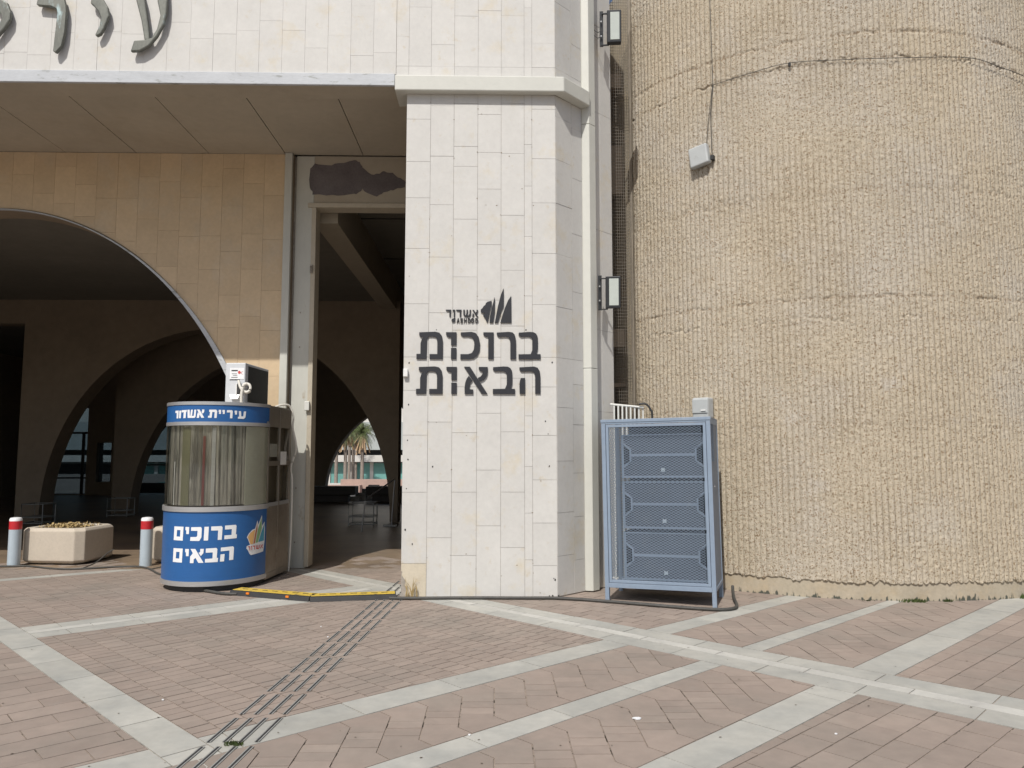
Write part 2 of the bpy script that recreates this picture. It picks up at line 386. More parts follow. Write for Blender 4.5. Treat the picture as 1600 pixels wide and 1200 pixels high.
def band(L0, L1, cons, ang, length, rows, o0=0.0):
    """strip between L0 (lower) and L1 (upper) cut in rows [(from, to, material)] and slabs of the given length"""
    ca, sa = math.cos(ang), math.sin(ang)
    for r, (f0, f1, mm) in enumerate(rows):
        def ln(f): return ((L0[0][0] * (1 - f) + L1[0][0] * f, L0[0][1] * (1 - f) + L1[0][1] * f), L0[1] * (1 - f) + L1[1] * f)
        k0, k1 = int(-20 / length), int(20 / length)
        for k in range(k0, k1):
            u0 = o0 + k * length + (0.37 * length if r == 1 else 0); u1 = u0 + length
            p = dom
            a, b = ln(f0), ln(f1)
            for n, d in [((-a[0][0], -a[0][1]), -a[1]), (b[0], b[1]), ((-ca, -sa), -u0), ((ca, sa), u1)] + cons:
                p = clip(p, n, d)
                if len(p) < 3: break
            if len(p) >= 3: addpaver(p, mm, 0.0015)
# V bands lie over the U bands
one = [(0, 1, 'slab')]
three = [(0, 0.40, 'slab'), (0.40, 0.62, 'slab_bright'), (0.62, 1, 'slab')]
band(A_l, A_r, [right(B_u)], V, 0.63, one, 0.14)
band(A_l, A_r, [left(B_u)], V, 0.63, one, 0.14)
band(H_l, H_r, [], V, 0.72, three, 0.1)
band(B_l, B_u, [left(A_r), right(H_l)], U, 0.62, three, 0.0)
band(B_l, B_u, [right(A_l)], U, 0.62, three, 0.0)
band(F_l, F_u, [left(A_r), right(H_l)], U, 0.62, one, 0.0)
band(C_l, C_u, [left(A_r), right(H_l)], U, 0.77, one, 0.33)
band(C_l, C_u, [right(A_l)], U, 0.77, one, 0.33)
band(C_l, C_u, [left(H_r)], U, 0.77, one, 0.33)
band(D_l, D_u, [right(H_l)], U, 0.70, one, 0.05)
band(D_l, D_u, [left(H_r)], U, 0.70, one, 0.05)
band(E_l, E_u, [right(H_l)], U, 0.80, one, 0.25)
band(E_l, E_u, [left(H_r)], U, 0.80, one, 0.25)
# the 300 largest in view become parts, the rest one mesh
def seen(p):
    cx = sum(q[0] for q in p) / len(p); cy = sum(q[1] for q in p) / len(p)
    return cy > 4.0 and -0.70 * cy - 0.3 < cx < 0.73 * cy and cy < 11 and not (cx > -1.05 and cy > 8.75)
def emit(items, name, limit, group_z=-0.001):
    def size(it):
        p = it[0]; cy = sum(q[1] for q in p) / len(p)
        return abs(area(p)) / cy ** 3 if seen(p) else 0
    items.sort(key=size, reverse=True)
    rest = {}
    for i, (p, mm, tn) in enumerate(items):
        q = shrink(p, JG)
        z = jig(0.0012)
        if i < limit:
            B().prism([(x, y, z) for x, y in q], (0, 0, -0.03)).build(name, M[mm], ground, tone=tn, fixn=False)
        else:
            b, t = rest.setdefault(mm, (B(), [])); n0 = len(b.f)
            b.prism([(x, y, z) for x, y in q], (0, 0, -0.03)); t += [tn] * (len(b.f) - n0)
    for mm, (b, t) in rest.items():
        setp(b.build('further_' + name + 's', M[mm], ground, tone=t, fixn=False), kind='stuff')
emit([x for x in PV if x[1] == 'paver'], 'paver', 300)
emit([x for x in PV if x[1] != 'paver'], 'slab', 260)
PAVE_N = len(PV)

# hall floor, tiles by material
hf = B().add([(-18.5, DY1, 0.0), (1.7, DY1, 0.0), (1.7, 31.5, 0.0), (-18.5, 31.5, 0.0)], [(0, 1, 2, 3)]).build('hall_floor', M['hall_floor'])
setp(hf, kind='structure')
# worn metal guide strips, four lines set into the paving
root = thing('tactile_guide_path', 'four lines of dark steel tactile guide strips running towards the doorway', 'guide path', (-1.45, 6, 0))
y = 3.55; k = 0
while y < 9.9:
    y1 = y + 0.385
    for j in range(4):
        f = j / 3
        def px(yy): return (1 - f) * (-1.611 + (yy - 4.113) * 0.0725) + f * (-1.345 + (yy - 4.113) * 0.0725)
        for s in (-1, 1):
            B().prism([(px(y) + s * 0.0105 - 0.0035, y, 0.002), (px(y) + s * 0.0105 + 0.0035, y, 0.002), (px(y1) + s * 0.0105 + 0.0035, y1, 0.002), (px(y1) + s * 0.0105 - 0.0035, y1, 0.002)], (0, 0, 0.003)).build('guide_strip', M['greyframe'], root)
        B().prism([(px(y) - 0.0065, y, 0.0015), (px(y) + 0.0065, y, 0.0015), (px(y1) + 0.0065, y1, 0.0015), (px(y1) - 0.0065, y1, 0.0015)], (0, 0, 0.0028)).build('strip_inlay', M['black'], root)
    y = y1 + 0.07; k += 1

# ================================================================== STONE-CLAD PORTAL
def stone_panel(root, u_edges, joints, z0, z1, to3, mname='stone', depth=0.03, gap=0.0017, bottom=None, rough=0.0016):
    """columns between u_edges; joints[i] = heights of joints in column i; to3(u, z, d) -> 3D with d = proud depth"""
    for i in range(len(u_edges) - 1):
        ua, ub = u_edges[i] + gap, u_edges[i + 1] - gap
        zs = [z0] + sorted(joints[i]) + [z1]
        for a, b in zip(zs[:-1], zs[1:]):
            if b - a < 0.02: continue
            d = jig(rough)
            if bottom is None:
                poly = [(ua, a + gap), (ub, a + gap), (ub, b - gap), (ua, b - gap)]
            else:
                n = 6; low = []
                for t in range(n + 1):
                    u = ua + (ub - ua) * t / n; low.append((u, max(a + gap, bottom(u))))
                if all(l[1] >= b - gap for l in low): continue
                low = [(u, min(zz, b - gap)) for u, zz in low]
                poly = cleanp(low + [(ub, b - gap), (ua, b - gap)])
                if len(poly) < 3 or abs(area(poly)) < 0.001: continue
            P = [to3(u, z, d) for u, z in poly]; Q = [to3(u, z, d - depth) for u, z in poly]
            bb = B(); n = len(P); bb.add(P + Q, [tuple(range(n)), tuple(range(2 * n - 1, n - 1, -1))] + [(k, k + n, (k + 1) % n + n, (k + 1) % n) for k in range(n)])
            bb.build('stone_slab', M[mname], root, fixn=False)
def randj(z0, z1, step=0.60, jit=0.16):
    out = []; z = z0 + random.uniform(0.15, step)
    while z < z1 - 0.12: out.append(z); z += step + jig(jit)
    return out
FY = 8.70                      # plane of the pillar front
def front(u, z, d): return (u, FY - d, z)
def cham(u, z, d):             # 45 degree face starting at the pillar's right edge
    c = math.sqrt(0.5); return (0.704 + u * c + d * c, FY + u * c - d * c, z)
pil = thing('stone_pillar', 'broad pillar clad in white limestone slabs bearing dark lettering', 'pillar', (-0.17, FY, 0))
core = [(-1.035, FY + 0.007), (0.699, FY + 0.007), (1.470, FY + 0.779), (1.470, 11.6), (-1.035, 11.6)]
B().prism([(x, y, 0.0) for x, y in core], (0, 0, 8.2)).build('core', M['joint'], pil)
ue = [-1.038, -0.757, -0.484, -0.205, 0.068, 0.338, 0.428, 0.703]
J = [[0.379, 1.164, 1.802, 2.309, 2.69, 3.304, 3.95, 4.55, 4.984, 5.495],
     [0.66, 1.285, 1.95, 2.69, 3.20, 3.85, 4.47, 5.05, 5.66],
     [0.465, 1.164, 1.83, 2.35, 3.0, 3.62, 4.30, 4.93, 5.17, 5.69],
     [0.79, 1.41, 2.05, 2.69, 3.35, 4.0, 4.66, 5.1, 5.56],
     [0.55, 1.164, 1.84, 2.45, 3.05, 3.7, 4.35, 5.09, 5.70],
     [0.415, 0.93, 1.45, 2.02, 2.69, 3.4, 4.1, 4.7, 5.2],
     [0.35, 0.82, 1.30, 1.80, 2.35, 2.69, 3.3, 3.9, 4.5, 5.03, 5.63]]
# lower left slab is broken away at its edge: chipped outline
def chip(u):
    return 0.0
stone_panel(pil, ue[1:], J[1:], 0.012, 5.80, front)
stone_panel(pil, ue[:2], [[z for z in J[0] if z > 0.38]], 0.379, 5.80, front)
cp = [(-0.760, 0.012), (-0.760, 0.377), (-1.036, 0.377), (-1.036, 0.30), (-1.022, 0.285), (-1.028, 0.25), (-1.004, 0.215), (-0.985, 0.19), (-0.99, 0.14), (-0.975, 0.10), (-0.985, 0.05), (-0.97, 0.012)]
B().prism([(u, FY, z) for u, z in cp], (0, 0.03, 0)).build('stone_slab', mat('yellowed_limestone', (0.56, 0.50, 0.39), 0.7, nscale=6, namp=0.08, bump=0.15, stain=(0.50, 0.40, 0.25), stain_scale=7), pil)['label'] = 'yellowed corner slab with its edge broken away'
J2 = [[0.45, 0.93, 1.51, 2.12, 2.69, 3.28, 3.9, 4.5, 5.03, 5.55], [0.38, 0.87, 1.37, 1.93, 2.40, 2.69, 3.5, 4.2, 4.88, 5.5]]
stone_panel(pil, [0.004, 0.295, 0.49], J2, 0.012, 5.80, cham)
# cornice: wraps front and chamfer, sticks out to the left over the opening
co = B()
c1 = [(-1.17, FY - 0.10), (0.80, FY - 0.10), (0.704 + 0.49 * 0.7071 + 0.10, FY + 0.49 * 0.7071 - 0.07), (0.704 + 0.49 * 0.7071, FY + 0.49 * 0.7071 + 0.02), (0.704, FY + 0.001), (-1.17, FY + 0.35)]
co.prism([(x, y, 5.80) for x, y in c1], (0, 0, 0.185)); co.build('cornice', M['cream'], pil, bevel=0.012)

# upper facade over portal and pillar
up = thing('upper_facade', 'white limestone facade above the portal bearing bronze letters', 'facade', (-6, FY, 5.9))
def upf(u, z, d): return (u, FY - 0.002 - d, z)
cols = []; x = -1.17
xs = [-1.17]
while x > -12.5: x -= 0.268; xs.append(x)
xs = xs[::-1]
stone_panel(up, xs, [randj(6.07, 8.2, 0.62, 0.1) for _ in xs[:-1]], 6.035, 8.2, upf, gap=0.0010)
xs2 = [-1.168] + [-1.02, -0.757, -0.484, -0.205, 0.068, 0.338, 0.43, 0.703]
stone_panel(up, xs2, [[6.14] + randj(6.25, 8.2, 0.66, 0.1) for _ in xs2[:-1]], 5.99, 8.2, upf, gap=0.0012)
stone_panel(up, [0.004, 0.295, 0.49], [[6.14] + randj(6.4, 8.2, 0.66, 0.1) for _ in range(2)], 5.99, 8.2, cham)
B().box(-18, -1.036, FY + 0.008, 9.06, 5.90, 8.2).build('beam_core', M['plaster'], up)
B().box(-18, -1.18, FY - 0.035, FY + 0.007, 5.885, 6.03).build('drip_strip', M['strip'], up, bevel=0.006)
B().box(-18, -1.04, 9.06, 11.6, 5.965, 8.2).box(-18, 1.46, 11.605, 31.5, 5.965, 8.2).build('roof_mass', M['joint'], up)

# cream metal channel on the chamfer and the wall behind it
side = thing('side_wall', 'narrow return wall of pinkish limestone beside the mesh grille', 'wall', (1.2, 9.2, 0))
stone_panel(side, [0.66, 0.86, 1.095], [[0.9, 2.1, 3.1, 4.35, 5.86, 7.0], [0.9, 2.1, 3.1, 4.35, 5.86, 7.0]], 0.01, 8.2, cham)
chn = thing('cream_cover_channel', 'tall cream painted metal channel running up between pillar and return wall', 'channel', (1.1, 9.1, 0))
def chp(u, d): return cham(u, 0, d)
for za, zb in ((0.012, 2.60), (2.604, 5.60), (5.604, 8.2)):
    P = [chp(0.492, -0.03), chp(0.492, 0.012), chp(0.535, 0.085), chp(0.658, 0.085), chp(0.658, -0.03)]
    B().prism([(p[0], p[1], za) for p in P], (0, 0, zb - za)).build('channel_section', M['cream'], chn, bevel=0.006)

# ================================================================== PORTICO
port = thing('portico_ceiling', None, None, (-6, 10, 5.93)); setp(port, kind='structure')
# soffit panels between the beam and the arch wall, separated by dark grooves
sx = [-1.0, -1.93, -3.05, -4.16, -5.2, -6.22, -7.4, -8.65, -9.75, -10.85, -12, -13.2, -14.4, -15.6, -16.8, -18]
for a, b in zip(sx[:-1], sx[1:]):
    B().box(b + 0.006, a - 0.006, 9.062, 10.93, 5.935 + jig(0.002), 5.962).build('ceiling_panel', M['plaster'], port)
def arch_top(x, archs):
    z = 0.0
    for c, a, H, n in archs:
        t = abs(x - c) / a
        if t < 1: z = max(z, H * (1 - t ** n) ** (1 / n))
    return z
def arch_wall(root, x0, x1, y0, y1, ztop, archs, m, extra=()):
    """solid wall with arched openings, one mesh"""
    xs = set([x0, x1])
    for c, a, H, n in archs:
        for i in range(65):
            t = math.sin(math.pi / 2 * (i / 32 - 1)); xx = c + a * t
            if x0 < xx < x1: xs.add(round(xx, 5))
    for r in extra: xs.add(r[0]); xs.add(r[1])
    xs = sorted(xs); b = B()
    for u, v in zip(xs[:-1], xs[1:]):
        if v - u < 1e-4: continue
        mid = (u + v) / 2
        holes = [(r[2], r[3]) for r in extra if r[0] < mid < r[1]]
        inside = arch_top(mid, archs) > 0
        za, zb = (arch_top(u, archs), arch_top(v, archs)) if inside else (0, 0)
        segs = []
        if holes:
            lo, hi = holes[0]
            if lo > 0.01: segs.append((0, 0, lo, lo))
            segs.append((hi, hi, ztop, ztop))
        else: segs.append((za, zb, ztop, ztop))
        for a0, b0, a1, b1 in segs:
            b.add([(u, y0, a0), (v, y0, b0), (v, y0, b1), (u, y0, a1), (u, y1, a0), (v, y1, b0), (v, y1, b1), (u, y1, a1)],
                  [(0, 1, 2, 3), (5, 4, 7, 6), (0, 4, 5, 1), (3, 2, 6, 7), (0, 3, 7, 4), (1, 5, 6, 2)])
    return b.build('wall', m, root)
A1 = [(-7.1, 3.9, 5.07, 2.0), (-15.3, 3.9, 5.07, 2.0)]
aw = thing('front_arch_wall', 'tan limestone wall pierced by the large arch behind the portico', 'wall', (-7, 10.9, 0))
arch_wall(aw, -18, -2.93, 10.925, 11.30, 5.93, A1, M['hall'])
def awf(u, z, d): return (u, 10.90 - d, z)
edges = [-3.045]; x = -3.045
while x > -12.2: x -= 0.30; edges.append(x)
edges = edges[::-1]
stone_panel(aw, edges, [randj(0.2, 5.93, 0.62, 0.15) for _ in edges[:-1]], 0.004, 5.93, awf, 'stone_warm', gap=0.0012, bottom=lambda u: arch_top(u, [(c, a + 0.05, H + 0.03, n) for c, a, H, n in A1]) - 0.0, depth=0.028, rough=0.0007)
# pale trim round the opening, widening to the foot
tr = B(); c, a, H, n_ = A1[0]
N_ = 96; inn = []; out = []
for i in range(N_ + 1):
    th = math.pi * i / N_; cx, cz = math.cos(th), math.sin(th)
    w = 0.022 + 0.11 * abs(cx) ** 3
    inn.append((c + a * cx, H * cz)); out.append((c + (a + w) * cx, (H + w * 0.5) * cz))
for i in range(N_):
    P = [inn[i], inn[i + 1], out[i + 1], out[i]]
    tr.add([(p[0], 10.862, p[1]) for p in P] + [(p[0], 10.922, p[1]) for k, p in enumerate(P)], [(0, 1, 2, 3), (0, 4, 5, 1), (3, 2, 6, 7)])
tr.build('arch_trim', M['strip'], aw)
B().box(-3.040, -2.935, 10.84, 10.899, 0.003, 5.93).build('corner_strip', M['post'], aw, bevel=0.006)
# door wall with the tall opening
dw = thing('doorway_wall', 'grey plastered wall around the tall doorway left of the pillar', 'wall', (-2.7, 10.95, 0))
B().box(-2.90, -2.64, 10.96, 11.30, 0.0, 5.93).build('jamb', M['post'], dw, bevel=0.008)
B().box(-2.933, -2.902, 10.99, 11.3, 0.0, 5.93).build('shadow_gap', M['joint'], dw)
B().box(-2.638, -0.9, 10.962, 11.30, 5.22, 5.93).build('wall_over_door', M['plaster'], dw)
fr = B().box(-2.72, -0.9, 10.93, 11.2, 5.155, 5.219).box(-2.66, -2.595, 10.935, 11.2, 0.02, 5.154); fr.build('door_frame', mat('beige_door_frame', (0.47, 0.42, 0.33), 0.7, nscale=3, namp=0.08), dw, bevel=0.006)
def ragged(pts, amp, k=6):
    out = []
    for i in range(len(pts)):
        a = pts[i]; b = pts[(i + 1) % len(pts)]
        for j in range(k):
            t = j / k; out.append((a[0] + (b[0] - a[0]) * t + jig(amp), a[1] + (b[1] - a[1]) * t + jig(amp)))
    return out
pz = lambda px, py: (-2.702 + (px - 485) / 145 * 1.359, 5.867 - (py - 250) / 55 * 0.518)
pp = [pz(*q) for q in [(484, 262), (492, 256), (510, 258), (530, 255), (552, 250), (562, 252), (566, 262), (580, 273), (592, 271), (600, 266), (612, 270), (625, 278), (634, 284), (632, 292), (615, 296), (600, 300), (588, 306), (575, 303), (566, 296), (558, 303), (545, 305), (520, 305), (490, 305), (485, 292)]]
B().prism([(u, 10.957, z) for u, z in ragged(pp, 0.012, 3)], (0, 0.003, 0)).build('peeled_patch', M['bare'], dw)['label'] = 'dark grey patch where the plaster has peeled'
B().box(-2.69, -2.62, 10.88, 10.932, 2.20, 2.33).build('junction_box', M['rail'], dw, bevel=0.008)
B().box(-2.66, -2.63, 10.90, 10.932, 4.18, 4.30).tube([(-2.645, 10.90, 4.28), (-2.645, 10.87, 4.25), (-2.645, 10.87, 4.2)], 0.008).build('door_hinge', M['steel_dull'], dw)
for zz in (0.35, 1.1, 3.1, 3.6): B().box(-2.80, -2.785, 10.945, 10.961, zz, zz + 0.02).build('bolt', M['steel_dull'], dw)

# ================================================================== HALL
hc = thing('hall_ceiling', None, None, (-8, 20, 5.2)); setp(hc, kind='structure')
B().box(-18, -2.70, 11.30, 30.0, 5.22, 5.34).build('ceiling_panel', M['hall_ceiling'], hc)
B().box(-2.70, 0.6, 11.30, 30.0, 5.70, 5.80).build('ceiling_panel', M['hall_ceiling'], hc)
B().box(-2.72, -2.36, 11.31, 29.9, 5.03, 5.70).build('ceiling_beam', M['plaster'], hc)
for yy in (13.2, 16.0, 19.0): B().box(-2.36, 0.6, yy, yy + 0.03, 5.69, 5.72).build('ceiling_joint', M['shade'], hc)
w2 = thing('second_arch_wall', 'brown rendered wall with an arch, first one inside the hall', 'wall', (-6.5, 18.2, 0))
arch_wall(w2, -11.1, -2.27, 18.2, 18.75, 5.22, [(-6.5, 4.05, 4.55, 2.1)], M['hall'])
B().box(-18, -11.101, 18.2, 18.6, 4.65, 5.22).build('header', M['hall'], w2)
w2b = thing('third_arch_wall', 'dim rendered wall with an arch deeper in the hall', 'wall', (-6, 20.4, 0))
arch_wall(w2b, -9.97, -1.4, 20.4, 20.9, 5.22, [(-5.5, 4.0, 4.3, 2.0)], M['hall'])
w3 = thing('rear_arch_wall', 'rearmost hall wall whose arches open to the street and palms', 'wall', (-9, 30, 0))
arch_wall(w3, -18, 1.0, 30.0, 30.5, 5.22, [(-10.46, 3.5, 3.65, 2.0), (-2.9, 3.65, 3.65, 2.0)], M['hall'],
          extra=[(-17.1, -15.68, 0.03, 3.35), (-15.3, -14.75, 0.5, 2.0)])
B().box(-13.95, -9.0, 30.3, 30.32, 0.0, 3.64).build('arch_pane', M['tinted'], w3)
B().box(-17.1, -15.68, 30.2, 30.22, 0.03, 3.35).build('window_pane', M['tinted'], w3)
B().box(-15.3, -14.75, 30.2, 30.22, 0.5, 2.0).build('window_pane', M['tinted'], w3)
B().box(-17.1, -15.68, 30.13, 30.19, 2.34, 2.42).box(-17.1, -15.68, 30.13, 30.19, 0.62, 0.68).box(-15.95, -15.85, 30.13, 30.19, 0.03, 2.34).build('window_frame', M['darkmetal'], w3)
B().box(-12.45, -12.38, 30.2, 30.26, 0, 3.1).box(-13.8, -11.9, 30.2, 30.25, 1.12, 1.18).box(-13.8, -11.9, 30.2, 30.25, 0.42, 0.46).build('arch_glazing_bar', M['darkmetal'], w3)
sw = thing('hall_side_walls', 'plain rendered outer walls closing the hall', 'wall', (-18, 20, 0))
B().box(-18.4, -18.0, 8.73, 31.5, 0, 8.2).build('wall', M['hall'], sw); B().box(0.6, 1.0, 11.61, 30.0, 0, 5.96).build('wall', M['hall'], sw)
# left end pillar of the portico, outside the frame
B().box(-14.2, -12.55, FY, 9.6, 0, 5.9).build('left_pillar', M['stone'], up)

def tube_frame(root, pts_list, r, m, name='frame_tube'):
    for p in pts_list: B().tube(p, r, 8).build(name, m, root, smooth=True)
def cage(label, x0, y0, w, d, h, mid, group='metal frames on the hall floor'):
    r = thing('metal_frame', label, 'frame', (x0, y0, 0), group=None)
    for yy in (y0, y0 + d):
        tube_frame(r, [[(x0, yy, 0.0), (x0, yy, h), (x0 + w, yy, h), (x0 + w, yy, 0.0)], [(x0, yy, 0.04), (x0 + w, yy, 0.04)], [(x0, yy, mid), (x0 + w, yy, mid)]], 0.014, M['greyframe'])
    for xx in (x0, x0 + w): tube_frame(r, [[(xx, y0, h), (xx, y0 + d, h)], [(xx, y0, 0.04), (xx, y0 + d, 0.04)]], 0.014, M['greyframe'])
    B().box(x0, x0 + w, y0 + 0.01, y0 + d, mid - 0.012, mid + 0.012).build('shelf', M['greyframe'], r)
    return r
cage('grey tube frame stand at the foot of the left arch pier', -10.55, 17.55, 0.47, 0.5, 0.46, 0.17)
cage('dim tube frame stand by the pier deeper in the hall', -9.75, 19.75, 0.5, 0.4, 0.46, 0.16)
cage('tube frame stand beside the handrail seen through the doorway', -3.22, 17.2, 0.55, 0.5, 0.50, 0.2)
hr = thing('handrail', 'thin steel handrail sloping up towards the rear of the hall', 'handrail', (-2.7, 16.5, 0))
B().tube([(-2.72, 16.0, 0.0), (-2.66, 16.0, 0.62), (-2.62, 16.1, 0.68), (-2.23, 17.2, 1.02), (-2.22, 17.25, 1.0), (-2.28, 17.25, 0.0)], 0.016, 8).build('rail', M['steel'], hr, smooth=True)
B().box(-2.45, -2.15, 17.1, 17.4, 0.0, 0.03).build('foot_plate', M['greyframe'], hr)
# dark stone seats with a gap of pale steps between them
for nm, lab, x0, x1 in (('stone_bench', 'long dark stone bench on the left of the pale steps', -7.2, -4.6), ('stone_bench', 'dark stone bench on the right of the pale steps', -4.25, -1.6)):
    r = thing(nm, lab, 'bench', ((x0 + x1) / 2, 26, 0))
    B().box(x0, x1, 25.6, 26.3, 0.22, 0.50).build('seat', M['darkstone'], r, bevel=0.02)
    B().box(x0 + 0.2, x1 - 0.25, 25.75, 26.15, 0.0, 0.22).build('base', M['darkstone'], r)
st = thing('low_steps', 'small flight of pale stone steps between the dark benches', 'steps', (-4.45, 26, 0))
for i in range(4): B().box(-4.95 + i * 0.17, -4.6 + i * 0.17, 26.4 + i * 0.3, 26.7 + i * 0.3, 0, 0.12 * (i + 1)).build('step', M['far_white'], st)

# ================================================================== STREET BEHIND
sg = B().add([(-160, 31.5, -0.01), (100, 31.5, -0.01), (100, 36, -2.3), (-160, 36, -2.3)], [(0, 1, 2, 3)]).add([(-160, 36, -2.3), (100, 36, -2.3), (100, 400, -2.3), (-160, 400, -2.3)], [(0, 1, 2, 3)]).build('street_ground', M['far_paving']); setp(sg, kind='structure')
r = thing('low_white_wall', 'low white garden wall in front of the palms', 'wall', (-12, 60, -2.3))
B().box(-30, -8.2, 60, 60.4, -2.3, -0.72).build('wall', M['far_white'], r)
r = thing('pink_stone_planter_wall', 'low pinkish stone planter wall right of the white wall', 'wall', (-9, 58, -2.3))
B().box(-11.5, 4, 58, 58.5, -2.3, -0.35).box(-12.6, -9.9, 57, 58, -2.3, -0.75).build('wall', M['far_brick'], r)
b1 = thing('street_building', 'pale building with a teal glazed ground floor behind the palms', 'building', (-14, 95, -2.3))
B().box(-60, 20, 95, 105, 2.0, 30).build('wall', M['far_white'], b1)
B().box(-60, 20, 94.5, 94.99, 2.0, 5.4).build('grey_band', M['far_grey'], b1)
B().box(-60, -19.2, 94.3, 94.98, 8.2, 30).build('grey_tower', M['far_grey'], b1)
B().box(-60, 20, 93.6, 94.4, 0.55, 1.35).build('canopy', M['far_white'], b1)
B().box(-60, 20, 95.2, 95.5, -2.3, 2.0).build('recess', M['shade'], b1)
for i in range(22):
    x = -46 + i * 2.6
    B().box(x, x + 2.2, 94.7, 94.8, -2.3, 0.4).build('shop_window', M['teal'], b1)
    B().box(x + 2.2, x + 2.6, 94.5, 95.0, -2.3, 0.5).build('mullion', M['far_white'], b1)
for i in range(16):
    for j in range(5): B().box(-17.8 + i * 2.3, -16.6 + i * 2.3, 94.9, 94.99, 7 + j * 3.2, 8.4 + j * 3.2).build('window', M['far_grey'], b1)
def palm(x, y, h, lab, sd):
    R = random.Random(sd)
    r = thing('palm_tree', lab, 'palm', (x, y, -2.3), group='palms behind the hall')
    B().lathe([(0.30, 0), (0.20, 0.5), (0.17, h * 0.6), (0.20, h - 0.3), (0.1, h)], (x, y, -2.3), 10).build('trunk', M['trunk'], r, smooth=True)
    cr = B(); dr = B(); top = Vector((x, y, -2.3 + h))
    for k in range(34):
        a = R.uniform(0, 2 * math.pi); el = R.uniform(-0.5, 1.2); L = R.uniform(1.5, 2.1)
        d = Vector((math.cos(a) * math.cos(el), math.sin(a) * math.cos(el), math.sin(el))); p = top.copy(); prev = p.copy()
        sidev = d.cross(Vector((0, 0, 1))).normalized()
        for s_ in range(7):
            q = prev + d * (L / 7); d = (d + Vector((0, 0, -0.22))).normalized()
            for sg_ in (-1, 1):
                for tt in (0.2, 0.7):
                    base = prev.lerp(q, tt); tip = base + sidev * sg_ * 0.42 * (1 - s_ / 9) + d * 0.18 - Vector((0, 0, 0.22))
                    cr.add([base, base + d * 0.09, tip], [(0, 1, 2)])
            prev = q
    for k in range(26):
        a = R.uniform(0, 2 * math.pi); rr = R.uniform(0.2, 0.8); L = R.uniform(0.9, 2.2)
        b0 = top + Vector((math.cos(a) * 0.15, math.sin(a) * 0.15, -0.1)); b1_ = b0 + Vector((math.cos(a) * rr, math.sin(a) * rr, -L))
        dr.add([b0, b0 + Vector((0.09, 0, 0)), b1_ + Vector((0.12, 0, 0)), b1_], [(0, 1, 2, 3)])
    cr.build('crown', M['frond'], r, fixn=False); dr.build('dry_skirt', M['drydfrond'], r, fixn=False)
for i, (px_, Y, h, lab) in enumerate([(528, 82, 6.6, 'leftmost palm of the clump with a leaning dry skirt'), (542, 80, 6.2, 'second palm from the left of the clump'), (548, 90, 7.0, 'thin palm in the middle of the clump'),
                                      (554, 86, 6.6, 'slim palm just right of the clump centre'), (558, 94, 7.2, 'rear palm right of the clump centre'), (568, 78, 6.0, 'rightmost palm of the clump with a rounded crown'), (489, 84, 6.3, 'palm glimpsed in the sliver beside the door frame')]):
    palm((px_ - 773) / 1200 * Y, Y, h, lab, 40 + i)

# ================================================================== RIBBED TOWER
TC = (4.80, 11.66); TR = 3.27
tw = thing('ribbed_tower', 'huge curved tower of rough tan ribbed concrete on the right', 'tower', (TC[0], TC[1], 0))
def vnoise(shape, cells, seed):
    """smooth value noise on a grid"""
    r = np.random.default_rng(seed); gy, gx = cells
    L = r.random((gy + 2, gx + 2))
    y = np.linspace(0, gy, shape[0], endpoint=False); x = np.linspace(0, gx, shape[1], endpoint=False)
    yi = y.astype(int); xi = x.astype(int); fy = y - yi; fx = x - xi
    fy = fy * fy * (3 - 2 * fy); fx = fx * fx * (3 - 2 * fx)
    a = L[yi][:, xi]; b = L[yi][:, xi + 1]; c_ = L[yi + 1][:, xi]; d = L[yi + 1][:, xi + 1]
    return (a * (1 - fx) + b * fx) * (1 - fy)[:, None] + (c_ * (1 - fx) + d * fx) * fy[:, None]
th0, th1 = math.radians(-63.3), math.radians(66.0)
RW = 0.0655 / TR; NR = int((th1 - th0) / RW); NC = 9; NZ = 760
ZB, ZT = 0.185, 8.15
nx = NR * NC
n1 = vnoise((NZ, nx), (640, NR * 5), 1); n2 = vnoise((NZ, nx), (230, NR * 2), 2); n3 = vnoise((NZ, nx), (30, NR // 3), 3); n4 = vnoise((NZ, nx), (12, NR // 8), 5)
zz = np.linspace(0, 1, NZ); zz = ZB + (ZT - ZB) * zz
u = (np.arange(nx) % NC) / (NC - 1); ribi = np.arange(nx) // NC
prof = 0.020 * (1 - np.abs(2 * u - 1) ** 2.6)
wear = (0.5 + 0.5 * np.clip((n4 - 0.25) * 2.2, 0, 1)) * np.clip(1.15 - np.linspace(0, 1, nx)[None, :] ** 2 * 0.9, 0.3, 1)
disp = prof[None, :] * wear + (np.round(n1 * 5) / 5 - 0.5) * 0.0080 * (0.35 + prof[None, :] / 0.02) + (n2 - 0.5) * 0.0055 + (n3 - 0.5) * 0.005
def seamz(z0, wid, dep, seed, wob=0.02):
    w = vnoise((1, nx), (1, NR * 2), seed)[0]; zc = z0 + (w - 0.5) * wob
    return -dep * np.exp(-((zz[:, None] - zc[None, :]) / wid) ** 2) * np.clip((n2 * 0.6 + vnoise((1, nx), (1, NR // 2), seed + 50) * 1.3 - 0.45), 0, 1.2) * 1.6 * np.clip(n1 + 0.3, 0, 1)
disp += seamz(6.47, 0.018, 0.010, 21, 0.04) + seamz(6.17, 0.010, 0.018, 22, 0.05) + seamz(3.36, 0.014, 0.010, 23, 0.05) + seamz(4.62, 0.02, 0.007, 24, 0.12) + seamz(3.12, 0.012, 0.008, 25, 0.08)
b0 = vnoise((1, nx), (1, NR), 31)[0] + 0.6 * vnoise((1, nx), (1, NR * 3), 32)[0]
zbot = 0.155 + 0.04 * b0
frac = (ZT - zz) / (ZT - ZB)
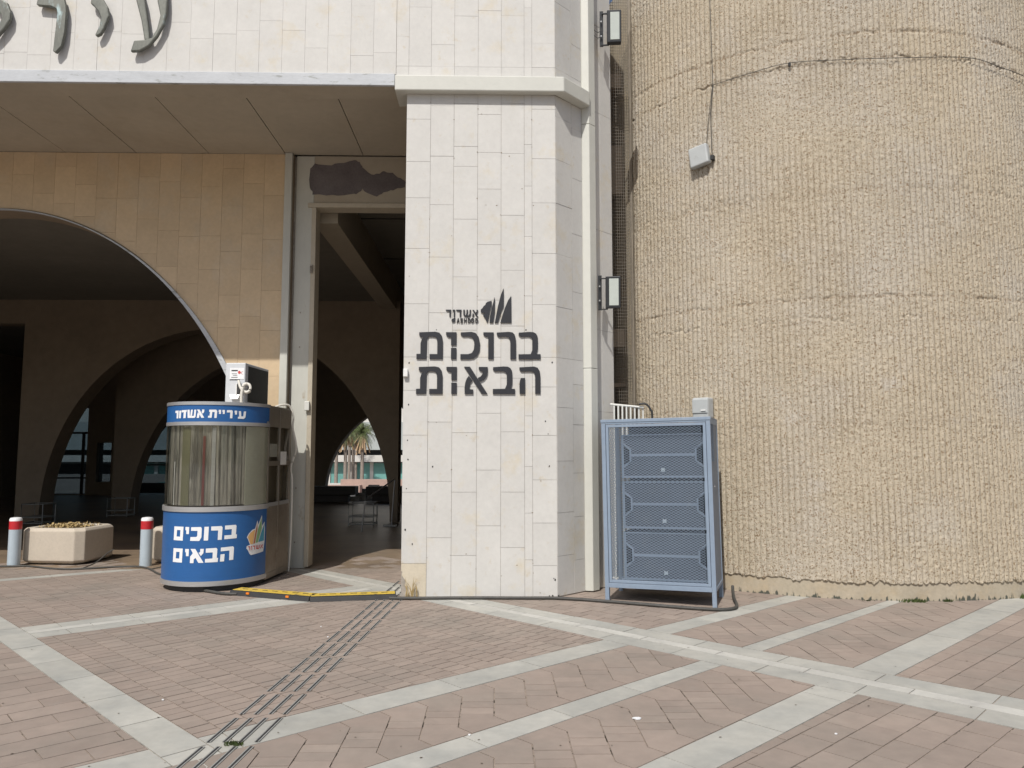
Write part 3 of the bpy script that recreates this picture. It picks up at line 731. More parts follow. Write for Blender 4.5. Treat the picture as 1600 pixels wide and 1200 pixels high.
for ri in range(NR):
    sl_ = slice(ri * NC, (ri + 1) * NC)
    th = th0 + (ri + u[sl_] * 0.985) * RW
    Z = zz[:, None] + np.clip(1 - (zz[:, None] - ZB) / 0.25, 0, 1) * (zbot[sl_][None, :] - ZB)
    rad = TR + disp[:, sl_] - 0.012
    X = TC[0] + rad * np.sin(th)[None, :]; Y = TC[1] - rad * np.cos(th)[None, :]
    V3 = np.stack([X, Y, np.broadcast_to(Z, X.shape)], -1).reshape(-1, 3)
    # edge columns go back to make the groove, bottom row goes back to make the ragged lower edge
    idx = np.arange(NZ * NC).reshape(NZ, NC)
    q = np.stack([idx[:-1, :-1], idx[:-1, 1:], idx[1:, 1:], idx[1:, :-1]], -1).reshape(-1, 4)
    bot = V3[:NC].copy(); cdir = np.stack([np.sin(th), -np.cos(th)], -1); bot[:, :2] -= cdir * 0.045; bot[:, 2] += 0.004
    nb = len(V3); V3 = np.concatenate([V3, bot]); ib = np.arange(nb, nb + NC)
    q = np.concatenate([q, np.stack([ib[:-1], ib[1:], idx[0, 1:], idx[0, :-1]], -1)])
    me = bpy.data.meshes.new('rib'); me.vertices.add(len(V3)); me.vertices.foreach_set('co', V3.astype(np.float32).ravel())
    me.loops.add(q.size); me.loops.foreach_set('vertex_index', q.astype(np.int32).ravel())
    me.polygons.add(len(q)); me.polygons.foreach_set('loop_start', np.arange(0, q.size, 4, dtype=np.int32)); me.polygons.foreach_set('loop_total', np.full(len(q), 4, dtype=np.int32))
    me.update(); me.materials.append(M['rib'])
    o = bpy.data.objects.new('rib', me); COL.objects.link(o); attach(o, tw)
def seam_dirt(m):
    t = m.node_tree; N = t.nodes; L = t.links; p = N['Principled BSDF']; src = p.inputs['Base Color'].links[0].from_socket
    geo = N.new('ShaderNodeNewGeometry'); sp = N.new('ShaderNodeSeparateXYZ'); L.new(geo.outputs['Position'], sp.inputs[0])
    wn = N.new('ShaderNodeTexNoise'); wn.inputs['Scale'].default_value = 3.0; wn.inputs['Detail'].default_value = 6; L.new(geo.outputs['Position'], wn.inputs['Vector'])
    pn = N.new('ShaderNodeTexNoise'); pn.inputs['Scale'].default_value = 30.0; pn.inputs['Detail'].default_value = 3; L.new(geo.outputs['Position'], pn.inputs['Vector'])
    bn = N.new('ShaderNodeTexNoise'); bn.inputs['Scale'].default_value = 1.1; L.new(geo.outputs['Position'], bn.inputs['Vector'])
    def math_(op, a, b=None, c=None):
        n = N.new('ShaderNodeMath'); n.operation = op
        for i, x in enumerate((a, b, c)):
            if x is None: continue
            if isinstance(x, (int, float)): n.inputs[i].default_value = x
            else: L.new(x, n.inputs[i])
        return n.outputs[0]
    zz_ = math_('MULTIPLY_ADD', wn.outputs[0], 0.12, sp.outputs[2]); tot = None
    for z0, wd, am in ((6.53, 0.035, 0.85), (6.23, 0.03, 0.75), (3.42, 0.03, 0.8), (3.14, 0.025, 0.45), (4.66, 0.05, 0.4), (4.10, 0.03, 0.4), (2.0, 0.03, 0.3)):
        d = math_('ABSOLUTE', math_('SUBTRACT', zz_, z0)); v = math_('MULTIPLY', math_('MAXIMUM', math_('SUBTRACT', 1.0, math_('DIVIDE', d, wd)), 0.0), am)
        tot = v if tot is None else math_('ADD', tot, v)
    k = math_('MULTIPLY', tot, math_('MINIMUM', math_('MAXIMUM', math_('MULTIPLY_ADD', pn.outputs[0], 6.0, -2.7), 0.0), 1.0))
    k = math_('MULTIPLY', k, math_('MINIMUM', math_('MAXIMUM', math_('MULTIPLY_ADD', bn.outputs[0], 4.0, -1.2), 0.15), 1.0))
    mx = N.new('ShaderNodeMix'); mx.data_type = 'RGBA'; L.new(k, mx.inputs[0]); L.new(src, mx.inputs[6]); mx.inputs[7].default_value = (0.17, 0.11, 0.06, 1)
    L.new(mx.outputs[2], p.inputs['Base Color'])
seam_dirt(M['rib'])
def arcpts(r, t0, t1, n): return [(TC[0] + r * math.sin(t0 + (t1 - t0) * i / n), TC[1] - r * math.cos(t0 + (t1 - t0) * i / n)) for i in range(n + 1)]
def arcwall(name, m, r, t0, t1, z0, z1, n=90, wave=None):
    b = B(); P = arcpts(r, t0, t1, n)
    for i in range(n):
        (xa, ya), (xb, yb) = P[i], P[i + 1]; b.add([(xa, ya, z0), (xb, yb, z0), (xb, yb, z1), (xa, ya, z1)], [(0, 1, 2, 3)])
    return b.build(name, m, tw, smooth=True)
arcwall('core_wall', M['plinth'], TR - 0.022, th0 - 0.01, th1, 0.12, 8.2)
# plinth with mould at its foot
mp_ = M['plinth']
tN = mp_.node_tree; geo = tN.nodes.new('ShaderNodeNewGeometry'); sp = tN.nodes.new('ShaderNodeSeparateXYZ'); tN.links.new(geo.outputs['Position'], sp.inputs[0])
nz = tN.nodes.new('ShaderNodeTexNoise'); nz.inputs['Scale'].default_value = 22; nz.inputs['Detail'].default_value = 6
mpg = tN.nodes.new('ShaderNodeMapping'); mpg.inputs['Scale'].default_value = (1, 1, 0.35); tN.links.new(geo.outputs['Position'], mpg.inputs[0]); tN.links.new(mpg.outputs[0], nz.inputs['Vector'])
mr = tN.nodes.new('ShaderNodeMapRange'); mr.inputs[1].default_value = 0.0; mr.inputs[2].default_value = 0.11; mr.inputs[3].default_value = 0.16; mr.inputs[4].default_value = -0.22; tN.links.new(sp.outputs[2], mr.inputs[0])
ad = tN.nodes.new('ShaderNodeMath'); ad.operation = 'ADD'; tN.links.new(nz.outputs[0], ad.inputs[0]); tN.links.new(mr.outputs[0], ad.inputs[1])
m2 = tN.nodes.new('ShaderNodeMapRange'); m2.inputs[1].default_value = 0.60; m2.inputs[2].default_value = 0.68; tN.links.new(ad.outputs[0], m2.inputs[0])
pb = tN.nodes['Principled BSDF']; src = pb.inputs['Base Color'].links[0].from_socket
mx = tN.nodes.new('ShaderNodeMix'); mx.data_type = 'RGBA'; tN.links.new(m2.outputs[0], mx.inputs[0]); tN.links.new(src, mx.inputs[6]); mx.inputs[7].default_value = (0.07, 0.075, 0.06, 1)
tN.links.new(mx.outputs[2], pb.inputs['Base Color'])
arcwall('plinth', M['plinth'], TR - 0.018, th0 - 0.01, th1, -0.01, 0.22, 120)
# smooth strip and return wall at the tower's left end
ex_, ey_ = TC[0] + TR * math.sin(th0), TC[1] - TR * math.cos(th0)
tx, ty = math.cos(th0), math.sin(th0)      # tangent towards larger th
P0 = (ex_ + 0.0, ey_ + 0.0); P1 = (ex_ - tx * 0.07, ey_ - ty * 0.07)
B().prism([(P0[0], P0[1], 0), (P1[0], P1[1], 0), (P1[0] + 0.47, 12.6, 0), (P0[0] + 0.7, 12.6, 0)], (0, 0, 8.2)).build('end_strip', M['smoothconc'], tw, bevel=0.01)
# cap closing the tower top / back
b = B(); P = arcpts(TR - 0.03, th0, 2 * math.pi + th0, 80); b.add([(x, y, 8.2) for x, y in P[:-1]], [tuple(range(80))]); b.build('roof', M['plinth'], tw)
arcwall('rear_wall', M['plinth'], TR - 0.022, th1, 2 * math.pi + th0 - 0.01, 0, 8.2, 60)
M_wire = B()
# gap grille
gr = thing('mesh_grille', 'tall wire mesh grille closing the dark gap between building and tower', 'grille', (1.6, 9.66, 0))
gx0, gx1, gy = 1.462, 1.76, 9.72
b = B(); k = 0
x = gx0 + 0.01
while x < gx1: b.box(x - 0.002, x + 0.002, gy - 0.0016, gy + 0.0016, 0, 8.1); x += 0.0285
b.build('upright_wires', M['wire'], gr)['kind'] = 'stuff'
b = B(); z = 0.03
while z < 8.1: b.box(gx0, gx1, gy + 0.0018, gy + 0.0048, z - 0.002, z + 0.002); z += 0.042
b.build('cross_wires', M['wire'], gr)['kind'] = 'stuff'
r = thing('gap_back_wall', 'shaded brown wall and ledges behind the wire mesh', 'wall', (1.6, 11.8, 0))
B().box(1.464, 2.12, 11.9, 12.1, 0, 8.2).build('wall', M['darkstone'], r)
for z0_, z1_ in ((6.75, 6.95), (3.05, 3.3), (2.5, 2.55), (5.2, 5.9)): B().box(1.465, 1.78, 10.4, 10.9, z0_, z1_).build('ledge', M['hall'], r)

# things on the tower
jb = thing('wall_junction_box', 'small pale grey junction box hung askew on the tower wall', 'box', (2.53, 8.80, 5.2))
def tw_pt(x, z, out=0.0):
    t = math.asin((x - TC[0]) / TR); return Vector((TC[0] + (TR + out) * math.sin(t), TC[1] - (TR + out) * math.cos(t), z)), Vector((math.sin(t), -math.cos(t), 0)), Vector((math.cos(t), math.sin(t), 0))
p, nn, tt_ = tw_pt(2.58, 5.28, 0.055)
rot = Matrix.Rotation(0.12, 3, nn)
B().obox(p, rot @ tt_, nn, rot @ Vector((0, 0, 1)), 0.125, 0.045, 0.128).build('case', M['greybox'], jb, bevel=0.02, seg=3)
p2_, n2_, t2_ = tw_pt(2.70, 5.23, 0.03); B().obox(p2_, t2_, n2_, (0, 0, 1), 0.02, 0.03, 0.03).build('gland', M['black'], jb, bevel=0.005)
w = thing('hanging_wires', 'thin black wires dropping from above into the junction box', 'wire', (2.6, 8.75, 5.3))
B().tube([tw_pt(2.69, 5.30, 0.02)[0], tw_pt(2.69, 5.8, 0.03)[0], tw_pt(2.72, 6.16, 0.03)[0], tw_pt(2.70, 8.0, 0.02)[0]], 0.0045, 5).build('wire', M['cable'], w)
B().tube([tw_pt(2.64, 5.42, 0.03)[0], tw_pt(2.68, 5.85, 0.03)[0], tw_pt(2.72, 6.16, 0.035)[0]], 0.0035, 5).build('wire', M['cable'], w)
w = thing('strung_cable', 'thin dark cable strung around the tower under the upper seam', 'cable', (4.5, 8.2, 6.07))
B().tube(spline([tw_pt(2.71, 6.16, 0.02)[0], tw_pt(3.1, 6.18, 0.02)[0], tw_pt(3.48, 6.20, 0.03)[0], tw_pt(4.0, 6.15, 0.03)[0], tw_pt(4.62, 6.13, 0.03)[0], tw_pt(5.49, 6.18, 0.03)[0], tw_pt(5.96, 6.14, 0.03)[0], tw_pt(6.42, 6.13, 0.03)[0], tw_pt(6.95, 6.1, 0.02)[0]], 10), 0.004, 5).build('cable_run', M['cable'], w)
B().obox(tw_pt(3.49, 6.18, 0.03)[0], (1, 0, 0), (0, 1, 0), (0, 0, 1), 0.012, 0.012, 0.022).build('cable_clip', M['black'], w)
sk = thing('wall_socket_box', 'white weatherproof socket box on the tower just above the cabinet', 'socket', (2.6, 8.65, 2.1))
p, nn, tt_ = tw_pt(2.57, 2.14, 0.085)
B().obox(p, tt_, nn, (0, 0, 1), 0.105, 0.075, 0.125).build('case', M['greybox'], sk, bevel=0.02, seg=3)
B().obox(p + nn * 0.078 + Vector((0, 0, 0.02)), tt_, nn, (0, 0, 1), 0.10, 0.008, 0.085).build('lid', M['greybox'], sk, bevel=0.008)
B().obox(p + nn * 0.09 + Vector((0, 0, -0.03)) + tt_ * 0.05, tt_, nn, (0, 0, 1), 0.03, 0.006, 0.008).build('latch', M['white'], sk)
# ---------------------------------------------------------------- text on walls
def wall_letters(root, polys, to, m, name='letter', th=0.02, bevel=0.0, y=FY):
    """polys: list of letters, each a list of outlines; to(x, y) -> (X, Z)"""
    for L in polys:
        b = B()
        for k, pl in enumerate(L):
            q = [to(*p) for p in pl]; t = th + 0.001 * k
            b.prism([(a, y - t - 0.004, c_) for a, c_ in q], (0, t, 0))
        o = b.build(name, m, root, bevel=bevel)
def sh(L, dx, dy): return [[(x + dx, y + dy) for x, y in p] for p in L]
Bet = [[(1025, 537), (1120, 530), (1160, 532), (1185, 545), (1200, 570), (1203, 610), (1203, 690), (1190, 740), (1228, 740), (1228, 788), (1022, 788), (1022, 742), (1135, 740), (1152, 700), (1152, 610), (1143, 587), (1120, 576), (1040, 577), (1022, 560)]]
Resh = [[(818, 537), (930, 530), (965, 535), (985, 555), (995, 590), (998, 640), (998, 788), (945, 788), (945, 640), (940, 600), (925, 580), (900, 576), (835, 580), (818, 560)]]
Vav = [[(692, 535), (788, 535), (788, 788), (738, 788), (738, 580), (715, 578), (692, 560)]]
Kaf = [[(480, 537), (580, 531), (620, 542), (648, 580), (661, 640), (658, 705), (640, 750), (605, 782), (560, 790), (478, 790), (478, 742), (550, 742), (585, 730), (603, 700), (608, 650), (602, 610), (585, 585), (550, 576), (500, 577), (480, 560)]]
VavB = [[(343, 535), (440, 535), (440, 658), (390, 658), (390, 585), (360, 580), (343, 560)], [(390, 683), (440, 683), (440, 788), (390, 788)]]
Tav = [[(92, 537), (240, 531), (280, 540), (304, 570), (313, 620), (313, 788), (190, 788), (190, 742), (262, 742), (262, 640), (258, 600), (245, 582), (215, 577), (180, 578), (165, 600), (161, 788), (68, 788), (68, 742), (105, 740), (105, 640), (115, 605), (132, 583), (105, 582), (92, 565)]]
He = [[(1030, 865), (1165, 857), (1200, 868), (1220, 900), (1226, 950), (1226, 1113), (1177, 1113), (1177, 960), (1172, 925), (1155, 906), (1130, 903), (1045, 905), (1030, 888)], [(1045, 965), (1082, 965), (1083, 1113), (1032, 1113), (1030, 1020), (1036, 985)]]
Alef = [[(512, 860), (568, 860), (732, 1115), (680, 1115)], [(650, 862), (733, 862), (734, 915), (722, 955), (700, 982), (668, 1000), (640, 966), (668, 952), (685, 928), (686, 905), (665, 900), (650, 885)], [(558, 945), (592, 992), (572, 1015), (565, 1045), (565, 1072), (598, 1074), (598, 1115), (520, 1115), (518, 1060), (525, 1010), (538, 972)]]
def to_w(x, y):
    px_, py_ = 640 + x / 6, 430 + y / 6
    return (-0.887 + (px_ - 652) * (0.53 + 0.887) / 194, 2.997 - (py_ - 516) * (2.997 - 2.26) / 101)
sg1 = thing('welcome_lettering', 'large dark Hebrew welcome lettering in two lines on the white pillar', 'sign', (-0.17, FY, 2.6))
wall_letters(sg1, [Bet, Resh, Vav, Kaf, VavB, Tav, He, sh(Bet, -240, 327), Alef, sh(VavB, 5, 327), sh(Tav, 0, 327)], to_w, M['letter'], th=0.013)
def to_s(x, y): return to_w((690 + x / 13.333 - 640) * 6, (445 + y / 13.333 - 430) * 6)
lg = thing('city_emblem', 'dark emblem of a lion head and sails with small lettering above the welcome text', 'emblem', (-0.1, FY, 3.2))
sail0 = [(1040, 320), (960, 340), (920, 372), (915, 400), (872, 440), (850, 478), (815, 508), (815, 560), (840, 580), (905, 582), (888, 602), (862, 620), (880, 660), (915, 702), (928, 750), (957, 785), (970, 740), (985, 640), (1010, 520), (1040, 400)]
def slim(P, dx): 
    cx = sum(a for a, _ in P) / len(P); return [(cx + (a - cx) * dx, b) for a, b in P]
sails = [[(1105, 240), (1115, 300), (1112, 560), (1075, 785), (990, 785), (1000, 660), (1040, 480), (1085, 330)],
         [(1298, 55), (1305, 200), (1302, 440), (1240, 560), (1170, 785), (1095, 785), (1130, 620), (1170, 430), (1230, 210)],
         [(1460, 215), (1468, 785), (1210, 785), (1260, 620), (1320, 460), (1390, 310)]]
wall_letters(lg, [[sail0]], to_s, M['letter'], name='lion_head', th=0.012)
wall_letters(lg, [[slim(s_, 0.90)] for s_ in sails], to_s, M['letter'], name='sail', th=0.012)
sAlef = [[(640, 515), (670, 515), (765, 660), (732, 665)], [(725, 515), (757, 515), (755, 560), (722, 602), (702, 578), (727, 552)], [(652, 582), (680, 618), (668, 632), (668, 660), (638, 660), (640, 615)]]
sShin = [[(450, 512), (480, 512), (482, 600), (500, 630), (560, 630), (578, 600), (582, 512), (610, 512), (608, 620), (590, 650), (560, 662), (500, 662), (465, 645), (450, 610)], [(518, 512), (546, 512), (545, 570), (530, 635), (502, 635), (516, 570)]]
sDal = [[(300, 512), (414, 512), (408, 545), (405, 662), (375, 662), (375, 545), (320, 542), (300, 525)]]
sVav = [[(230, 512), (278, 512), (278, 665), (250, 665), (250, 545), (230, 540)]]
sword = [sAlef, sShin, sDal, sVav, sh(sDal, -215, 0)]
wall_letters(lg, sword, to_s, M['letter'], name='letter', th=0.010)
def stroke(P, w):
    out = []
    for a, b in zip(P[:-1], P[1:]):
        dx, dy = b[0] - a[0], b[1] - a[1]; l = math.hypot(dx, dy); nx_, ny_ = -dy / l * w / 2, dx / l * w / 2; ex = dx / l * w * 0.35; ey = dy / l * w * 0.35
        out.append([(a[0] + nx_ - ex, a[1] + ny_ - ey), (b[0] + nx_ + ex, b[1] + ny_ + ey), (b[0] - nx_ + ex, b[1] - ny_ + ey), (a[0] - nx_ - ex, a[1] - ny_ - ey)])
    return out
wD = 14
Dd = lambda x: stroke([(x, 695), (x, 778), (x + 35, 770), (x + 48, 736), (x + 35, 702), (x, 695)], wD)
eng = [stroke([(322, 782), (345, 695), (368, 782)], wD) + stroke([(332, 755), (358, 755)], wD * 0.8),
       stroke([(436, 702), (400, 700), (395, 725), (430, 742), (436, 770), (396, 776)], wD),
       stroke([(472, 690), (472, 782)], wD) + stroke([(512, 690), (512, 782)], wD) + stroke([(472, 736), (512, 736)], wD),
       Dd(552), stroke([(640, 695), (668, 715), (668, 760), (640, 780), (618, 760), (618, 715), (640, 695)], wD), Dd(708)]
wall_letters(lg, eng, to_s, M['letter'], name='small_letter', th=0.012)
apple = [[(245 + 40 * math.cos(2 * math.pi * i / 14), 738 + 40 * math.sin(2 * math.pi * i / 14)) for i in range(14)], [(245, 705), (262, 680), (285, 690), (262, 712)]]
wall_letters(lg, [apple], to_s, M['letter'], name='dot_mark', th=0.012)

# bronze letters, top left; positions from the plane of the facade
brz = thing('bronze_facade_letters', 'large weathered bronze calligraphic letters along the top of the facade', 'sign', (-4.8, FY, 6.8))
def to_b(x, y):
    px_, py_ = x / 5.926, y / 5.926
    return (-5.75 + px_ * 0.00742, 6.85 - py_ * 0.00765)
bl = [[[(335, 45), (330, 38), (350, -60), (520, -70), (575, -25), (598, 50), (605, 110), (600, 300), (577, 430), (528, 490), (505, 480), (515, 300), (527, 120), (517, 80), (470, 55), (370, 48)]],
      [[(825, 25), (830, -50), (930, -30), (985, 60), (1000, 140), (960, 260), (932, 312), (892, 335), (880, 320), (915, 240), (925, 160), (900, 100), (850, 45)]],
      [[(1245, 0), (1205, -150), (1280, -150), (1325, 0), (1362, 200), (1385, 370), (1335, 365), (1298, 180)], [(1440, 0), (1420, -150), (1520, -150), (1532, 0), (1530, 100), (1510, 210), (1450, 330), (1380, 420), (1300, 468), (1212, 475), (1240, 370), (1335, 362), (1400, 345), (1445, 260), (1472, 130)]],
      [[(-60, -60), (20, 0), (62, 30), (98, 120), (95, 190), (50, 270), (0, 335), (-45, 380), (-65, 350), (-10, 250), (15, 185), (8, 140), (-30, 90), (-90, 40)]],
      [[(-420, -60), (-340, 0), (-298, 30), (-262, 120), (-265, 190), (-310, 270), (-360, 335), (-405, 380), (-425, 350), (-370, 250), (-345, 185), (-352, 140), (-390, 90), (-450, 40)]]]
for L in bl:
    b = B()
    for k, pl in enumerate(L):
        q = [to_b(*p) for p in pl]; b.prism([(a, FY - 0.085 - 0.002 * k, c_) for a, c_ in q], (0, 0.05, 0))
        mx_, mz_ = sum(a for a, _ in q) / len(q), sum(c_ for _, c_ in q) / len(q)
    b.build('letter', M['bronze'], brz, bevel=0.014, seg=2)

# little fixings on the pillar
r = thing('door_sensor', 'tiny white box fixed on the left edge of the white pillar', 'box', (-1.0, FY, 2.5))
B().box(-1.035, -0.985, FY - 0.05, FY - 0.002, 2.46, 2.55).build('case', M['white'], r, bevel=0.006)
hl = B()
for px_, py_ in [(640, 568), (640, 634), (863, 567), (852, 660), (639, 690), (640, 720), (638, 765), (648, 850), (637, 828), (864, 903), (866, 905), (857, 932), (862, 932), (871, 933), (678, 731), (858, 730), (856, 680), (682, 515), (822, 515)]:
    X_, Z_ = -0.887 + (px_ - 652) * 0.007304, 2.997 - (py_ - 516) * 0.0072
    if Z_ < 0.02: Z_ = 0.02
    s_ = random.uniform(0.005, 0.010); hl.prism([(X_ + s_ * math.cos(t) * random.uniform(0.7, 1.3), FY - 0.0016, Z_ + s_ * 1.3 * math.sin(t)) for t in np.linspace(0, 5.6, 7)], (0, -0.0012, 0))
o = hl.build('fixing_holes', M['shade'], pil)

# small chips along the slab joints of the pillar
ch = B(); R = random.Random(21)
for i in range(46):
    u = R.choice(ue[1:-1]) + R.uniform(-0.006, 0.006) if R.random() < 0.45 else R.uniform(-1.0, 0.68)
    z = R.choice(J[R.randrange(7)]) + R.uniform(-0.006, 0.006) if R.random() < 0.8 else R.uniform(0.02, 0.5)
    a = R.uniform(0.004, 0.013); b_ = R.uniform(0.002, 0.006)
    ch.prism([(u + a * math.cos(t) * R.uniform(0.5, 1.2), FY - 0.0017, z + b_ * math.sin(t) * R.uniform(0.5, 1.4)) for t in np.linspace(0, 5.6, 7)], (0, -0.0008, 0))
o = ch.build('joint_chips', mat('chipped_joint_dirt', (0.24, 0.19, 0.13), 0.9), pil); o['kind'] = 'stuff'

# floodlights
def flood(x, y, z, h, label, wires):
    r = thing('floodlight', label, 'floodlight', (x, y, z), group='floodlights on the return wall')
    n = Vector((-0.10, -1, -0.1)).normalized(); t = Vector((1, -0.10, 0)).normalized(); upv = t.cross(n) * -1
    if upv.z < 0: upv = -upv
    c = Vector((x, y, z))
    B().obox(c, t, n, upv, 0.088, 0.05, h / 2).build('housing', M['darkmetal'], r, bevel=0.008)
    B().obox(c + n * 0.052 + t * 0.008, t, n, upv, 0.056, 0.004, h / 2 - 0.03).build('lamp_glass', M['lampglass'], r, bevel=0.002)
    wv = Vector((-0.15, 0.10, 0))
    B().obox(c + t * -0.155 + n * -0.03, t, n, upv, 0.022, 0.006, h / 2 + 0.02).obox(c + t * -0.112 - n * 0.01 + upv * (h / 2 - 0.02), t, n, upv, 0.04, 0.012, 0.006).obox(c + t * -0.112 - n * 0.01 - upv * (h / 2 + 0.01), t, n, upv, 0.05, 0.012, 0.006).build('bracket', M['darkmetal'], r)
    for s_ in (-0.25, 0.2): B().obox(c + t * -0.16 + upv * s_ * h, t, n, upv, 0.008, 0.008, 0.008).build('bolt', M['steel'], r)
    for k in range(wires):
        B().tube(spline([c + t * -0.15 - upv * (0.02 + 0.07 * k), c + t * -0.20 - upv * (0.05 + 0.07 * k), c + t * -0.27 - upv * (0.0 + 0.07 * k)], 6), 0.005, 5).build('wire', M['black'], r)
flood(1.475, 9.10, 6.88, 0.40, 'dark floodlight at the top of the return wall with two loose wires', 2)
flood(1.415, 9.05, 3.52, 0.38, 'dark floodlight half way down the return wall beside the mesh', 0)

# white gate behind the cabinet
rg = thing('white_gate', 'white picket gate peeping over the cabinet before the gap', 'gate', (1.6, 9.3, 0))
B().tube([(1.40, 9.28, 2.19), (1.80, 9.24, 2.15)], 0.014, 8).build('top_rail', M['rail'], rg); B().tube([(1.40, 9.28, 0.12), (1.80, 9.24, 0.12)], 0.014, 8).build('bottom_rail', M['rail'], rg)
for i in range(8): B().box(1.435 + i * 0.05, 1.452 + i * 0.05, 9.25, 9.275, 0.02, 2.17).build('picket', M['rail'], rg)
hs = thing('black_hose', 'short black hose looped over the end of the white gate', 'hose', (1.85, 9.2, 0))
B().tube(spline([(1.74, 9.22, 2.19), (1.82, 9.21, 2.19), (1.875, 9.2, 2.12), (1.895, 9.2, 1.98), (1.9, 9.2, 0.9), (1.9, 9.2, 0.0)], 8), 0.013, 8).build('hose_run', M['black'], hs, smooth=True)

# ================================================================== KIOSK
KR = math.radians(-4)
ks = thing('round_front_kiosk', 'curved steel kiosk with blue panels and a glazed band left of the doorway', 'kiosk', (-3.44, 9.763, 0), rz=KR)
KA, KB_, KD = 0.612, 0.68, 0.80
def kcurve(n=64, da=0.0):
    return [(-(KA + da) * math.cos(math.pi * i / n), -(KB_ + da) * math.sin(math.pi * i / n)) for i in range(n + 1)]
CUR = kcurve(400); SL = [0.0]
for a, b in zip(CUR[:-1], CUR[1:]): SL.append(SL[-1] + math.hypot(b[0] - a[0], b[1] - a[1]))
def kpt(s, z, out):
    s = min(max(s, 0), SL[-1]); i = min(int(np.searchsorted(SL, s)), 400); i = max(i, 1)
    t = (s - SL[i - 1]) / (SL[i] - SL[i - 1]); x = CUR[i - 1][0] * (1 - t) + CUR[i][0] * t; y_ = CUR[i - 1][1] * (1 - t) + CUR[i][1] * t
    dx, dy = CUR[i][0] - CUR[i - 1][0], CUR[i][1] - CUR[i - 1][1]; l = math.hypot(dx, dy)
    return (x + dy / l * out, y_ - dx / l * out, z)
def kshell(name, z0, z1, m, out0, out1, s0=0.0, s1=None, n=72, **kw):
    s1 = SL[-1] if s1 is None else s1; b = B(); vs = []
    for i in range(n + 1):
        s = s0 + (s1 - s0) * i / n; vs += [kpt(s, z0, out1), kpt(s, z1, out1), kpt(s, z1, out0), kpt(s, z0, out0)]
    fs = []
    for i in range(n):
        a = 4 * i; c_ = a + 4
        for k in range(4): fs.append((a + k, c_ + k, c_ + (k + 1) % 4, a + (k + 1) % 4))
    fs += [(0, 1, 2, 3), (4 * n + 3, 4 * n + 2, 4 * n + 1, 4 * n)]
    return b.add(vs, fs).build(name, m, ks, local=True, smooth=True, **kw)
def slabk(name, z0, z1, m, out=0.0, inset=0.0, bevel=0.0):
    P = kcurve(64, out); x = KA + out; poly = [(a, b) for a, b in P] + [(x, KD + out), (-x, KD + out)]
    return B().prism([(a, b, z0) for a, b in poly], (0, 0, z1 - z0)).build(name, m, ks, local=True, bevel=bevel)
slabk('base', 0.0, 0.066, M['black'], -0.05)
slabk('floor', 0.067, 0.08, M['steel_dull'], -0.02)
kshell('bottom_rim', 0.07, 0.125, M['steel'], -0.02, 0.012)
kshell('lower_blue_panel', 0.126, 0.918, M['blue'], -0.01, 0.004)
kshell('counter_rim', 0.919, 0.975, M['steel'], -0.03, 0.018)
kshell('glass_front', 0.976, 1.925, M['glass'], -0.006, 0.0, 0.06, SL[-1] - 0.03)
kshell('window_rim', 1.926, 1.968, M['steel'], -0.02, 0.010)
kshell('upper_blue_panel', 1.969, 2.165, M['blue'], -0.01, 0.004)
kshell('top_rim', 2.166, 2.205, M['steel'], -0.02, 0.012)
slabk('roof', 2.180, 2.2, M['steel_dull'], -0.022)
slabk('counter_top', 0.93, 0.95, M['steel_dull'], -0.035)
# side: frame posts, panels, windows
x1 = KA
for y_ in (0.0, 0.40, KD): B().box(x1 - 0.03, x1 + 0.004, y_ - 0.018, y_ + 0.018, 0.05, 2.17).build('side_post', M['steel_dull'], ks, local=True)
B().box(x1 - 0.02, x1, 0.018, KD, 0.116, 0.93).build('side_lower_panel', M['steel_dull'], ks, local=True)
B().box(x1 - 0.02, x1 + 0.002, 0.0, KD, 0.045, 0.114).build('side_kickplate', M['steel_dull'], ks, local=True)
B().box(x1 - 0.02, x1, 0.018, KD, 1.93, 2.18).build('side_upper_panel', M['steel_dull'], ks, local=True)
B().box(x1 - 0.02, x1 + 0.003, 0.018, KD, 1.44, 1.50).build('side_transom', M['steel_dull'], ks, local=True)
B().box(x1 - 0.02, x1 + 0.003, 0.018, KD, 0.931, 0.98).build('side_sill', M['steel'], ks, local=True)
for y0_, y1_ in ((0.02, 0.38), (0.42, 0.78)):
    for z0_, z1_ in ((0.98, 1.44), (1.5, 1.93)): B().box(x1 - 0.012, x1 - 0.008, y0_, y1_, z0_, z1_).build('side_window', M['glass'], ks, local=True)
B().box(x1 + 0.003, x1 + 0.006, 0.42, 0.64, 1.45, 1.62).build('paper_notice', M['white'], ks, local=True)
B().box(x1 - 0.06, x1 - 0.03, 0.1, 0.42, 1.55, 1.72).build('shelf_box', M['white'], ks, local=True)
B().box(x1 - 0.09, x1 - 0.08, 0.03, KD - 0.03, 0.98, 1.93).build('side_backing', M['steel_dull'], ks, local=True)
B().box(-KA, -KA + 0.02, 0, KD, 0.05, 2.18).build('far_side_panel', M['steel_dull'], ks, local=True)
B().box(-KA, KA, KD - 0.02, KD, 0.05, 2.18).build('rear_panel', M['steel_dull'], ks, local=True)
for xx, yy in ((0.5, -0.1), (0.5, 0.7), (-0.5, 0.7), (-0.45, -0.2)): B().lathe([(0.04, 0), (0.04, 0.04)], (xx, yy, 0.0), 12).build('foot', M['black'], ks, local=True)
B().lathe([(0.014, 0), (0.014, 0.006)], (0, 0, 0), 12)
